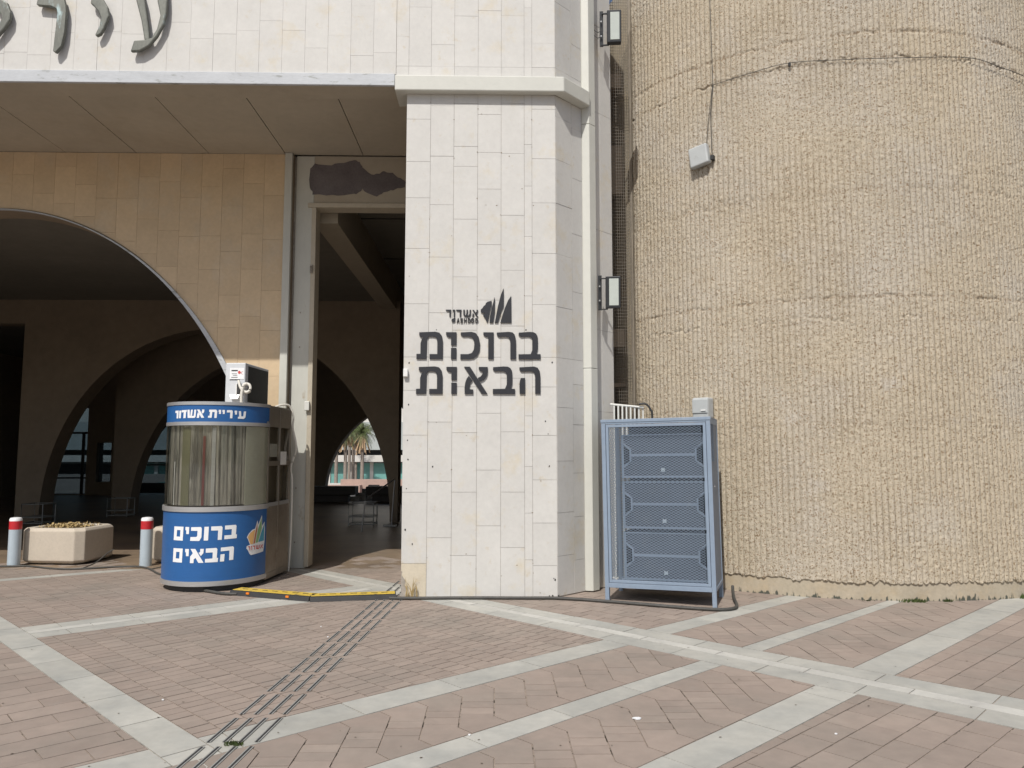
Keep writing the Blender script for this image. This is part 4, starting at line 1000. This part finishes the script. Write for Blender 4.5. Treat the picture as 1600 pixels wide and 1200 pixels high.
# added film with the glass's reflections painted as streaks; flat pale panel at right
film = mat('painted_reflection_film', (0.50, 0.49, 0.46), 0.2, metal=0.6, nscale=3.0, namp=0.35, stretch=(3.2, 3.2, 0.25),
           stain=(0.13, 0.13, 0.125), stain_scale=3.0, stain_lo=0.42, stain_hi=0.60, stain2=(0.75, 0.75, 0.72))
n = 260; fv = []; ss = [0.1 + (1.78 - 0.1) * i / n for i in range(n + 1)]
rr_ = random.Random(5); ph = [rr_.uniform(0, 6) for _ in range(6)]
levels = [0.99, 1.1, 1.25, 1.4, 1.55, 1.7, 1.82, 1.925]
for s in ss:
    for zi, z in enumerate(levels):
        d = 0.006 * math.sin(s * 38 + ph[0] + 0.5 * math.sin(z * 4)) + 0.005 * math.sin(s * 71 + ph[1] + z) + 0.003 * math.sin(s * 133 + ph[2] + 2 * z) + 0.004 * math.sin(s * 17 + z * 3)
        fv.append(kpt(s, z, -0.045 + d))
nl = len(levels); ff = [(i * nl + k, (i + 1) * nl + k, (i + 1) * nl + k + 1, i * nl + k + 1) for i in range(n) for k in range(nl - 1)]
B().add(fv, ff).build('reflection_film', film, ks, local=True, smooth=True)
kshell('pale_side_panel', 0.98, 1.92, mat('pale_green_grey_panel', (0.50, 0.50, 0.43), 0.5, nscale=3, namp=0.07), -0.02, -0.012, 1.60, 2.06, 20)
kshell('red_reflection', 0.99, 1.80, mat('maroon_reflection', (0.13, 0.03, 0.03), 0.4), -0.034, -0.030, 1.085, 1.115, 3)  # this and the next three strips: added colour streaks painting window reflections
kshell('olive_reflection', 0.99, 1.9, mat('olive_reflection', (0.13, 0.13, 0.08), 0.5), -0.034, -0.030, 0.80, 0.92, 6)
kshell('pale_reflection', 0.99, 1.5, M['vinyl_white'], -0.034, -0.030, 0.655, 0.665, 2)
kshell('silver_reflection', 0.99, 1.9, M['steel'], -0.033, -0.029, 1.19, 1.235, 4)
# flat print
PXS = [(253.8, 0.318), (254.2, 0.422), (256.9, 0.525), (261.8, 0.625), (268.9, 0.725), (277.9, 0.822), (288.6, 0.919), (300.7, 1.015), (313.9, 1.112), (327.8, 1.208), (341.9, 1.306), (355.8, 1.405), (369.1, 1.506), (381.5, 1.609), (392.6, 1.713), (402.2, 1.818), (410.0, 1.924), (415.9, 2.031)]
def px2s(px_): return float(np.interp(px_, [a for a, _ in PXS], [b for _, b in PXS]))
def kprint(name, outlines, to, m, out=0.0065):
    me = bpy.data.meshes.new(name); bm = bmesh.new()
    for k, pl in enumerate(outlines):
        vs = [bm.verts.new((*to(*p), k * 0.0004)) for p in pl]; bm.faces.new(vs)
    bmesh.ops.triangulate(bm, faces=bm.faces[:])
    s = 0.4
    while s < 2.2:
        bmesh.ops.bisect_plane(bm, geom=bm.verts[:] + bm.edges[:] + bm.faces[:], plane_co=(s, 0, 0), plane_no=(1, 0, 0)); s += 0.03
    for v in bm.verts: v.co = kpt(v.co.x, v.co.y, out + v.co.z)
    bmesh.ops.recalc_face_normals(bm, faces=bm.faces[:])
    bm.to_mesh(me); bm.free(); me.materials.append(m)
    o = bpy.data.objects.new(name, me); COL.objects.link(o); attach(o, ks, True); return o
def to_k(x, y):
    px_, py_ = 260 + x / 9.412, 800 + y / 9.41
    return (px2s(px_), 0.918 - (py_ - 799) / (910 - 799) * 0.80)
def to_k2(x, y):
    px_, py_ = 260 + x / 8.889 - 7.5, 625 + y / 8.889
    return (px2s(px_), 2.165 - (py_ - 634) / (661 - 634) * 0.196)
MemF = [[(115, 210), (248, 210), (246, 262), (155, 262), (152, 360), (243, 360), (243, 418), (112, 416)], [(205, 262), (246, 262), (244, 360), (203, 360)]]
KYod = [[(275, 212), (330, 212), (328, 318), (290, 318), (288, 262), (275, 260)]]
KKaf = [[(358, 215), (500, 212), (512, 235), (510, 365), (482, 420), (350, 418), (352, 362), (438, 360), (450, 345), (452, 270), (358, 268)]]
KVav = [[(550, 210), (615, 210), (610, 415), (545, 415)]]
KResh = [[(650, 208), (800, 206), (815, 225), (808, 412), (750, 412), (752, 270), (650, 268)]]
KBet = [[(850, 202), (1005, 198), (1018, 215), (1012, 345), (1028, 345), (1025, 402), (845, 408), (845, 350), (948, 348), (950, 260), (850, 262)]]
KAlef = [[(360, 538), (430, 538), (555, 745), (480, 745)], [(500, 538), (552, 538), (548, 600), (512, 645), (478, 595), (500, 585)], [(398, 600), (440, 668), (412, 692), (410, 748), (358, 748), (360, 650)]]
KBet2 = [[(582, 535), (735, 530), (750, 548), (745, 680), (765, 680), (760, 742), (575, 742), (575, 690), (683, 685), (684, 595), (582, 597)]]
KHe = [[(800, 530), (975, 522), (990, 540), (985, 725), (925, 727), (925, 582), (800, 585)], [(798, 632), (858, 628), (852, 738), (792, 738)]]
for L in [MemF, KYod, KKaf, KVav, KResh, KBet, sh(MemF, 0, 326), sh(KYod, 8, 328), KAlef, KBet2, KHe]: kprint('letter', L, to_k, M['vinyl_white'])
top_l = [[[(128, 160), (172, 158), (170, 272), (145, 272), (145, 195), (128, 192)]], [[(182, 160), (208, 160), (205, 270), (180, 270)]], [[(213, 155), (285, 152), (282, 182), (275, 182), (272, 270), (240, 270), (242, 185), (213, 186)]],
         [[(293, 150), (322, 150), (328, 235), (345, 240), (385, 238), (388, 150), (415, 150), (408, 250), (395, 268), (300, 268)], [(342, 150), (368, 150), (360, 238), (335, 238)]],
         [[(425, 148), (460, 148), (528, 265), (490, 268)], [(495, 148), (527, 148), (525, 185), (505, 208), (488, 180), (497, 175)], [(440, 185), (465, 222), (460, 235), (458, 268), (425, 268), (430, 220)]],
         [[(595, 150), (690, 148), (708, 165), (702, 268), (670, 268), (672, 182), (640, 182), (632, 266), (580, 264), (582, 238), (602, 236), (608, 182), (595, 180)]],
         [[(728, 150), (762, 150), (760, 208), (732, 208), (734, 182), (728, 180)]], [[(780, 150), (815, 150), (813, 208), (785, 208), (787, 182), (780, 180)]],
         [[(842, 152), (910, 150), (925, 162), (922, 268), (888, 268), (890, 184), (842, 185)]], [[(950, 155), (985, 155), (983, 212), (955, 212), (957, 186), (950, 184)]],
         [[(1008, 160), (1040, 160), (1046, 235), (1072, 235), (1078, 162), (1110, 162), (1102, 250), (1080, 272), (998, 270), (998, 245), (1015, 240)]]]
for L in top_l: kprint('letter', L, to_k2, M['vinyl_white'])
stick = [(1385, 85), (1392, 260), (1425, 195), (1434, 300), (1432, 520), (1418, 665), (1240, 688), (1215, 660), (1195, 610), (1170, 575), (1175, 540), (1222, 525), (1190, 440), (1172, 405), (1200, 350), (1250, 300), (1290, 285), (1322, 160), (1335, 230)]
kprint('city_sticker', [stick], to_k, M['vinyl_white'])
kprint('sticker_sail', [[(1185, 402), (1215, 350), (1255, 315), (1292, 300), (1262, 520), (1228, 520), (1200, 445)]], to_k, M['c_orange'], 0.0085)
kprint('sticker_sail', [[(1318, 200), (1325, 290), (1292, 515), (1268, 515), (1300, 300)]], to_k, M['c_rust'], 0.0085)
kprint('sticker_sail', [[(1380, 125), (1385, 290), (1335, 505), (1300, 510), (1332, 300)]], to_k, M['c_green'], 0.0085)
kprint('sticker_sail', [[(1424, 220), (1422, 495), (1342, 502), (1385, 340)]], to_k, M['c_blue'], 0.0085)
for L in sword: kprint('sticker_letter', [[(1188 + (x - 85) * 0.33, 548 + (y - 512) * 0.42) for x, y in pl] for pl in L], to_k, M['c_red'], 0.0088)
kprint('rivet', [[(1422 + 16 * math.cos(t), 310 + 26 * math.sin(t)) for t in np.linspace(0, 5.6, 8)]], to_k2, M['steel'], 0.008)

# air conditioner standing on the kiosk
ac = thing('air_conditioner', 'white air conditioner unit with dark mesh side standing on the kiosk roof', 'air conditioner', (-3.24, 9.62, 2.2), rz=math.radians(-4))
B().box(-0.125, 0.125, 0, 0.80, 0.02, 0.525).build('case', mat('aged_white_casing', (0.56, 0.58, 0.60), 0.5, namp=0.05, nscale=9), ac, local=True, bevel=0.01)
B().box(0.1255, 0.130, 0.09, 0.77, 0.04, 0.49).build('side_mesh', mat('dark_fin_mesh', (0.045, 0.047, 0.045), 0.7, nscale=60, namp=0.3), ac, local=True)
for i in range(20): B().box(0.1305, 0.132, 0.10 + i * 0.0335, 0.105 + i * 0.0335, 0.045, 0.485).build('fin', M['darkmetal'], ac, local=True)
B().box(-0.07, 0.112, -0.0035, -0.001, 0.32, 0.46).build('label', M['vinyl_white'], ac, local=True)
B().box(-0.05, 0.03, -0.006, -0.0036, 0.42, 0.435).box(-0.045, 0.02, -0.006, -0.0036, 0.385, 0.39).box(-0.03, 0.025, -0.006, -0.0036, 0.365, 0.37).box(-0.05, 0.03, -0.006, -0.0036, 0.34, 0.346).build('label_print', M['darkmetal'], ac, local=True)
B().prism([(0.05 + 0.017 * math.cos(t), -0.006, 0.405 + 0.02 * math.sin(t)) for t in np.linspace(0, 5.8, 12)], (0, 0.002, 0)).prism([(0.06, -0.0065, 0.40), (0.098, -0.0065, 0.42), (0.07, -0.0065, 0.40), (0.098, -0.0065, 0.375)], (0, 0.002, 0)).build('red_mark', M['c_red'], ac, local=True)
B().box(-0.07, 0.06, -0.004, -0.001, 0.308, 0.316).box(0.035, 0.075, -0.03, -0.001, 0.14, 0.26).build('pipe_valve', M['black'], ac, local=True)
B().box(0.02, 0.035, -0.028, -0.001, 0.12, 0.26).build('valve_guard', M['white'], ac, local=True, bevel=0.004)
B().prism([(-0.06, -0.02, 0.125), (0.07, -0.02, 0.125), (0.055, -0.045, 0.07), (-0.03, -0.045, 0.07)], (0, 0.012, 0)).build('drip_lip', M['steel'], ac, local=True)
for xx in (-0.1, 0.1):
    for yy in (0.05, 0.75): B().box(xx - 0.02, xx + 0.02, yy - 0.02, yy + 0.02, 0.0, 0.02).build('foot', M['black'], ac, local=True)
ring = [(0.165, -0.035 + 0.02 * math.sin(t * 0.5), 0.235) for t in (0,)]
ring = [(0.165 + 0.048 * math.cos(t), -0.045 + 0.004 * t, 0.205 + 0.053 * math.sin(t)) for t in np.linspace(-1.6, 5.6, 34)]
hose1 = thing('coiled_hose', 'off-white insulated pipe coiled beside the air conditioner front', 'hose', (-3.1, 9.6, 2.2), rz=math.radians(-4))
B().tube(spline([(0.055, -0.03, 0.30), (0.085, -0.05, 0.22), (0.12, -0.05, 0.165)], 6) , 0.016, 10).tube(ring, 0.017, 10).tube(spline([(0.17, -0.045, 0.262), (0.13, -0.05, 0.24), (0.112, -0.052, 0.17), (0.105, -0.05, 0.08), (0.108, -0.045, 0.01)], 8), 0.018, 10).build('pipe', M['hose'], hose1, smooth=True, local=True)
hose1.location = (-3.24, 9.62, 2.2)
hose2 = thing('drain_hose', 'thin off-white hose hanging down behind the kiosk side to the ground', 'hose', (-2.7, 10.6, 0))
B().tube(spline([(-2.98, 10.35, 2.205), (-2.88, 10.45, 2.25), (-2.80, 10.53, 2.24), (-2.755, 10.57, 2.1), (-2.76, 10.57, 1.95), (-2.715, 10.57, 1.75), (-2.71, 10.57, 1.62), (-2.765, 10.57, 1.45), (-2.77, 10.57, 1.35), (-2.75, 10.57, 1.2), (-2.75, 10.57, 0.5), (-2.77, 10.57, 0.02)], 8), 0.013, 8).build('pipe', M['hose'], hose2, smooth=True)

# ================================================================== BOLLARDS, PLANTERS
def bollard(x, y, lab):
    r = thing('bollard', lab, 'bollard', (x, y, 0), group='red banded bollards')
    B().lathe([(0.081, 0), (0.081, 0.52)], (x, y, 0), 32).build('post', M['bollard'], r, smooth=True)
    B().lathe([(0.0825, 0.5205), (0.0825, 0.637)], (x, y, 0), 32).build('red_band', M['red'], r, smooth=True)
    B().lathe([(0.081, 0.6372), (0.080, 0.665), (0.068, 0.682), (0.03, 0.688), (0.001, 0.689)], (x, y, 0), 32).build('cap', M['vinyl_white'], r, smooth=True)
bollard(-6.83, 11.30 - 0.05, 'red banded bollard left of the concrete planter')
bollard(-4.97, 11.24, 'red banded bollard between the planter and the kiosk')
def planter(x, y, rz, lab, detail):
    r = thing('concrete_planter', lab, 'planter', (x, y, 0), rz=rz, group='concrete planters')
    W_, D_, H_, c_ = 0.48, 0.43, 0.52, 0.10
    def oct_(w, d, c): return [(-w + c, -d), (w - c, -d), (w, -d + c), (w, d - c), (w - c, d), (-w + c, d), (-w, d - c), (-w, -d + c)]
    b = B(); prof = [(0.0, 0.05, 0.02), (0.0, 0.0, 0.06), (0.0, 0.0, H_ - 0.04), (-0.0, 0.03, H_)]
    rings = []
    for dx, ins, z in prof: rings.append([(a, b_, z) for a, b_ in oct_(W_ - ins, D_ - ins, c_)])
    inner = [[(a, b_, H_) for a, b_ in oct_(W_ - 0.11, D_ - 0.11, c_ * 0.8)], [(a, b_, H_ - 0.09) for a, b_ in oct_(W_ - 0.13, D_ - 0.13, c_ * 0.8)]]
    allr = rings + inner; vs = [p for q in allr for p in q]; fs = [(i * 8 + k, i * 8 + (k + 1) % 8, (i + 1) * 8 + (k + 1) % 8, (i + 1) * 8 + k) for i in range(len(allr) - 1) for k in range(8)]
    b.add(vs, fs + [tuple(range(7, -1, -1))]); b.build('tub', M['planter'], r, local=True, bevel=0.012)
    B().box(-W_ + 0.15, W_ - 0.15, -D_ + 0.15, D_ - 0.15, 0.0, 0.025).build('feet', M['plinth'], r, local=True)
    so = B(); q = oct_(W_ - 0.13, D_ - 0.13, c_ * 0.8); so.add([(a, b_, H_ - 0.02) for a, b_ in q], [tuple(range(8))]); so.build('soil', M['soil'], r, local=True)
    if detail:
        R = random.Random(3); lb = B()
        for i in range(700):
            a = R.gauss(0.0, 0.22); b_ = R.gauss(-0.02, 0.18)
            if abs(a) > W_ - 0.14 or abs(b_) > D_ - 0.14: continue
            z = H_ - 0.012 + R.uniform(0, 0.045); s_ = R.uniform(0.010, 0.026); t = R.uniform(0, 6.28); ti = R.uniform(-0.02, 0.02)
            lb.add([(a + s_ * math.cos(t), b_ + s_ * math.sin(t), z + ti), (a - s_ * 0.5 * math.sin(t), b_ + s_ * 0.5 * math.cos(t), z + 0.008), (a - s_ * math.cos(t), b_ - s_ * math.sin(t), z - ti), (a + s_ * 0.5 * math.sin(t), b_ - s_ * 0.5 * math.cos(t), z - 0.004)], [(0, 1, 2, 3)])
        o = lb.build('dry_leaves', M['dry'], r, local=True, fixn=False); o['kind'] = 'stuff'
planter(-6.34, 11.76, math.radians(-7), 'cast concrete planter holding dry leaves between the two bollards', True)
planter(-4.52, 11.85, math.radians(-7), 'concrete planter mostly hidden behind the kiosk', True)

# ================================================================== CABLES AND GROUND CLUTTER
cb = thing('ground_cable', 'black cable trailing past the bollards and planter to the kiosk', 'cable', (-5.5, 11, 0))
B().tube(spline([(-9.0, 11.1, 0.014), (-6.97, 11.15, 0.014), (-6.6, 11.17, 0.014), (-6.1, 10.93, 0.014), (-5.76, 10.88, 0.014), (-5.2, 11.1, 0.014), (-4.85, 10.98, 0.014), (-4.45, 10.45, 0.014), (-4.15, 10.15, 0.014), (-3.7, 9.9, 0.014)], 10), 0.013, 8).build('cable_run', M['cable'], cb, smooth=True)
B().tube(spline([(-5.70, 10.9, 0.012), (-5.66, 11.2, 0.05), (-5.60, 11.42, 0.16), (-5.55, 11.5, 0.2)], 8), 0.008, 6).build('cable_branch', M['cable'], cb, smooth=True)
B().tube(spline([(-4.72, 10.85, 0.012), (-4.62, 11.0, 0.03), (-4.55, 11.2, 0.08), (-4.5, 11.45, 0.1)], 8), 0.008, 6).build('cable_branch', M['cable'], cb, smooth=True)
cb2 = thing('cabinet_cable', 'thick black cable from the cable ramp along the pillar foot around the grey cabinet', 'cable', (0.6, 8.5, 0))
B().tube(spline([(-3.5, 9.25, 0.02), (-3.1, 8.95, 0.02), (-2.9, 8.90, 0.02)], 8), 0.016, 8).build('cable_run', M['cable'], cb2, smooth=True)
B().tube(spline([(-1.15, 8.62, 0.02), (-0.9, 8.60, 0.02), (-0.3, 8.61, 0.02), (0.3, 8.585, 0.02), (0.684, 8.57, 0.02), (1.1, 8.42, 0.02), (1.535, 8.22, 0.02), (1.95, 8.02, 0.02), (2.26, 7.92, 0.02), (2.44, 7.97, 0.02), (2.53, 8.14, 0.02), (2.60, 8.45, 0.03), (2.68, 8.75, 0.05), (2.70, 8.82, 0.10)], 10), 0.017, 8).build('cable_run', M['cable'], cb2, smooth=True)
def ramp(p0, p1, lab):
    d = Vector((p1[0] - p0[0], p1[1] - p0[1], 0)); L_ = d.length; ang = math.atan2(d.y, d.x)
    r = thing('cable_ramp', lab, 'cable ramp', (p0[0], p0[1], 0), rz=ang, group='yellow and black cable ramps')
    prof = [(0.0, 0.0), (0.012, 0.045), (0.04, 0.052), (0.20, 0.052), (0.25, 0.01), (0.25, 0.0)]
    B().prism([(0, y_, z) for y_, z in prof], (L_, 0, 0)).build('rubber_body', M['black'], r, local=True, bevel=0.003)
    B().box(0.01, L_ - 0.01, 0.045, 0.195, 0.0525, 0.058).build('yellow_lid', M['yellow'], r, local=True, bevel=0.002)
    R = random.Random(int(p0[0] * 100))
    for i in range(7): B().box(0.09 + i * (L_ - 0.25) / 6, 0.16 + i * (L_ - 0.25) / 6, 0.115, 0.130, 0.0585, 0.0605).build('tread_lug', M['black'], r, local=True)
    for t in ((0.24, 0.74) if 'kiosk' in lab else ()): B().box(L_ * t - 0.02, L_ * t + 0.02, -0.002, 0.012, 0.026, 0.046).build('reflector', M['orange'], r, local=True)
ramp((-3.0, 8.93), (-2.01, 8.52), 'cable ramp nearer the kiosk with orange reflectors')
ramp((-1.99, 8.50), (-1.08, 8.64), 'cable ramp nearer the pillar with a worn yellow lid')
# weeds
def tuft(x, y, n, h, lab, m='weed', sp=0.05, nm='weed_tuft'):
    b = B(); R = random.Random(int((x + 20) * 97))
    for i in range(n):
        a = R.uniform(0, 6.28); rr2 = R.uniform(0, sp); x0 = x + rr2 * math.cos(a) * 1.8; y0 = y + rr2 * math.sin(a) * 0.5; hh = h * R.uniform(0.4, 1); l = R.uniform(-0.5, 0.5) * hh; w_ = 0.004
        b.add([(x0 - w_, y0, 0), (x0 + w_, y0, 0), (x0 + l * 0.4 + w_, y0 - 0.01, hh * 0.6), (x0 + l, y0 - 0.02, hh), (x0 + l * 0.4 - w_, y0 - 0.01, hh * 0.6)], [(0, 1, 2, 3, 4)])
    o = b.build(nm, M[m], fixn=False); setp(o, lab, 'weed')
tuft(4.52, 8.36, 90, 0.05, 'wide low green weed growing at the foot of the tower', sp=0.10)
tuft(4.90, 8.37, 40, 0.04, 'small green weed at the tower foot right of the wide one', sp=0.03)
tuft(5.88, 8.54, 60, 0.07, 'weed at the tower foot by the right edge of the photo', sp=0.05)
tuft(-0.90, 8.66, 16, 0.26, 'dry grass stalks standing against the broken pillar corner', 'dry', 0.05, 'dry_grass')
tuft(-1.43, 4.42, 60, 0.035, 'tiny green weed growing between the guide strips', sp=0.035)
tuft(4.05, 8.44, 20, 0.02, 'sprig of weed at the tower foot left of the wide one', sp=0.05)
b = B(); R = random.Random(9)
for i in range(110):
    y_ = R.uniform(4.1, 9.0); x_ = R.uniform(-0.66, 0.68) * y_; s_ = R.uniform(0.004, 0.011); t = R.uniform(0, 6.28)
    if x_ > -1.1 and y_ > 8.5: continue
    b.add([(x_ + s_ * math.cos(t + k * 1.3), y_ + s_ * math.sin(t + k * 1.3) * R.uniform(0.5, 1), 0.004) for k in range(4)], [(0, 1, 2, 3)])
o = b.build('leaf_litter', mat('dark_leaf_litter', (0.10, 0.075, 0.05), 0.9), fixn=False); setp(o, 'scattered dark crumbs and leaf bits lying on the pavers', 'litter', kind='stuff')
b = B()
for x_, y_, s_ in [(0.86, 4.78, 0.022), (-0.14, 4.53, 0.008), (1.95, 4.5, 0.007), (-1.45, 6.9, 0.007), (-1.6, 7.3, 0.007), (-2.15, 5.2, 0.007)]:
    b.prism([(x_ + s_ * math.cos(t) * R.uniform(0.6, 1.3), y_ + s_ * math.sin(t) * R.uniform(0.5, 1), 0.003) for t in np.linspace(0, 5.5, 7)], (0, 0, 0.006))
o = b.build('paper_scraps', M['vinyl_white'], fixn=True); setp(o, 'tiny white paper scraps scattered on the paving', 'litter', kind='stuff')

# ================================================================== GREY CABINET
cabr = thing('mesh_cabinet', 'blue-grey steel cabinet with an expanded mesh door standing by the tower', 'cabinet', (1.205, 8.50, 0), rz=math.radians(-22), ry=math.radians(-0.8))
CW, CD, CH, LG = 1.18, 0.70, 1.965, 0.145
T = 0.045
def cbx(name, m, *a, parent=None, bevel=0.003):
    return B().box(*a).build(name, m, parent or cabr, local=True, bevel=bevel)
for x_, lo in ((0, 0.0), (CW - T, -0.018)):
    for y_ in (0, CD - T): cbx('leg', M['cab'], x_, x_ + T, y_, y_ + T, lo, LG)
fr_ = B().box(0, T, 0, T, LG, CH).box(CW - T, CW, 0, T, LG, CH).box(T, CW - T, 0, T, LG, LG + 0.05).box(T, CW - T, 0, T, CH - 0.05, CH)
fr_.box(0, T, CD - T, CD, LG, CH).box(CW - T, CW, CD - T, CD, LG, CH); fr_.build('frame', M['cab'], cabr, local=True, bevel=0.003)
cbx('top_plate', M['cab'], 0.0, CW, T, CD, CH - 0.012, CH + 0.002)
cbx('top_lip', M['cab'], -0.006, CW + 0.006, -0.006, 0.0, CH - 0.03, CH + 0.004)
cbx('floor_plate', M['cab'], T, CW - T, T, CD, LG, LG + 0.012)
# right side: solid sheet with a small mesh window at the top
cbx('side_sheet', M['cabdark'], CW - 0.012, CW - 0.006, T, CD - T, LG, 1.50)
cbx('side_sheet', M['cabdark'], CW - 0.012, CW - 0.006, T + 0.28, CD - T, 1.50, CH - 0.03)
cbx('side_rail', M['cab'], CW - 0.03, CW, T, CD - T, CH - 0.07, CH - 0.013)
cbx('side_rail', M['cab'], CW - 0.03, CW, T, CD - T, LG, LG + 0.04)
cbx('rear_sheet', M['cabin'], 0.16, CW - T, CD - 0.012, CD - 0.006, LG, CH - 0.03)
def expanded(b, x0, x1, z0, z1, ylo, pitch=0.049, hz=0.0137, th=0.0021, dep=0.003, along='x', xo=0.0):
    n = int((x1 - x0) / (pitch / 2)); m_ = int((z1 - z0) / hz)
    for k in range(m_ + 1):
        for j in range(n):
            xa = x0 + j * pitch / 2; xb = xa + pitch / 2; s_ = 1 if (j + k) % 2 else -1
            za = z0 + k * hz + s_ * hz * 0.44; zb = z0 + k * hz - s_ * hz * 0.44
            if along == 'x': P = [(xa, ylo, za - th), (xb, ylo, zb - th), (xb, ylo, zb + th), (xa, ylo, za + th)]; of = (0, dep, 0)
            else: P = [(xo, xa, za - th), (xo, xb, zb - th), (xo, xb, zb + th), (xo, xa, za + th)]; of = (-dep, 0, 0)
            v = [Vector(p) for p in P]; w_ = [p + Vector(of) for p in v]
            b.add(v + w_, [(0, 1, 2, 3), (0, 4, 5, 1), (3, 2, 6, 7)])
    return b
dr_ = B().box(T + 0.004, T + 0.034, 0.004, 0.030, LG + 0.054, CH - 0.054).box(CW - T - 0.034, CW - T - 0.004, 0.004, 0.030, LG + 0.054, CH - 0.054)
dr_.box(T + 0.034, CW - T - 0.034, 0.004, 0.030, LG + 0.054, LG + 0.084).box(T + 0.034, CW - T - 0.034, 0.004, 0.030, CH - 0.084, CH - 0.054)
door = dr_.build('door', M['cab'], cabr, local=True, bevel=0.002)
o = expanded(B(), T + 0.034, CW - T - 0.03, LG + 0.088, CH - 0.088, 0.014).build('expanded_mesh', M['cab'], door, local=True, fixn=False); o['kind'] = 'stuff'
o = expanded(B(), T, T + 0.28, 1.50, CH - 0.08, 0, along='y', xo=CW - 0.004).build('side_mesh', M['cab'], cabr, local=True, fixn=False); o['kind'] = 'stuff'
o = expanded(B(), T, CD - T, LG + 0.05, CH - 0.05, 0, along='y', xo=0.02, pitch=0.09, hz=0.035).build('left_side_mesh', M['cab'], cabr, local=True, fixn=False); o['kind'] = 'stuff'
# three drawers behind the door; solid fronts carry the mesh's shade as darker colour
ZD = [(0.225, 0.735), (0.775, 1.285), (1.325, 1.80)]
for di, (z0_, z1_) in enumerate(ZD):
    x0_, x1_ = 0.20, CW - 0.075; y_ = 0.10; zc = z0_ + (z1_ - z0_) * 0.52
    b = B().box(x0_, x1_, y_, y_ + 0.02, z0_, z0_ + 0.022).box(x0_, x1_, y_, y_ + 0.02, z1_ - 0.012, z1_).box(x0_, x0_ + 0.022, y_, y_ + 0.02, z0_ + 0.022, z1_ - 0.012).box(x1_ - 0.022, x1_, y_, y_ + 0.02, z0_ + 0.022, z1_ - 0.012)
    b.box(x0_ + 0.10, x1_ - 0.10, y_ - 0.004, y_ + 0.02, zc - 0.014, zc + 0.014)
    dw_ = b.build('drawer', M['cab'], cabr, local=True)
    for s_, xe in ((1, x0_ + 0.022), (-1, x1_ - 0.022)):
        hh = [(xe, zc + 0.13), (xe + s_ * 0.03, zc + 0.10), (xe + s_ * 0.075, zc + 0.065), (xe + s_ * 0.075, zc - 0.065), (xe + s_ * 0.03, zc - 0.10), (xe, zc - 0.13)]
        B().tube([(a, y_ + 0.006, c_) for a, c_ in hh], 0.011, 6).build('handle', M['cab'], dw_, local=True)
    inner = [(x0_ + 0.022, z0_ + 0.022), (x1_ - 0.022, z0_ + 0.022), (x1_ - 0.022, zc - 0.125), (x1_ - 0.052, zc - 0.095), (x1_ - 0.09, zc - 0.06), (x1_ - 0.09, zc + 0.06), (x1_ - 0.052, zc + 0.095), (x1_ - 0.022, zc + 0.125),
             (x1_ - 0.022, z1_ - 0.012), (x0_ + 0.022, z1_ - 0.012), (x0_ + 0.022, zc + 0.125), (x0_ + 0.052, zc + 0.095), (x0_ + 0.09, zc + 0.06), (x0_ + 0.09, zc - 0.06), (x0_ + 0.052, zc - 0.095), (x0_ + 0.022, zc - 0.125)]
    B().prism([(x, y_ + 0.008, z) for x, z in inner], (0, 0.003, 0)).build('drawer_front', M['cabshade'], dw_, local=True)
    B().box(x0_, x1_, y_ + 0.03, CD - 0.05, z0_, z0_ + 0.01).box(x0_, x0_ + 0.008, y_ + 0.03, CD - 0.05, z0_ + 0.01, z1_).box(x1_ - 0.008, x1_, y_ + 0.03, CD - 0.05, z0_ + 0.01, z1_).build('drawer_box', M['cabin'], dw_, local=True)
    B().obox(((x0_ + x1_) / 2, y_ - 0.002, z0_ + 0.085), (1, 0, 0), (0, 1, 0), (0, 0, 1), 0.02, 0.008, 0.02).build('latch', M['bollard'], dw_, local=True)
B().lathe([(0.008, 0), (0.008, 0.006)], (0, 0, 0), 8)
cbx('side_lock', M['steel'], CW - 0.005, CW + 0.004, 0.22, 0.245, 1.22, 1.232)
print('pavers', PAVE_N, 'objects', len(bpy.data.objects), 'tris', sum(len(m.polygons) for m in bpy.data.meshes))
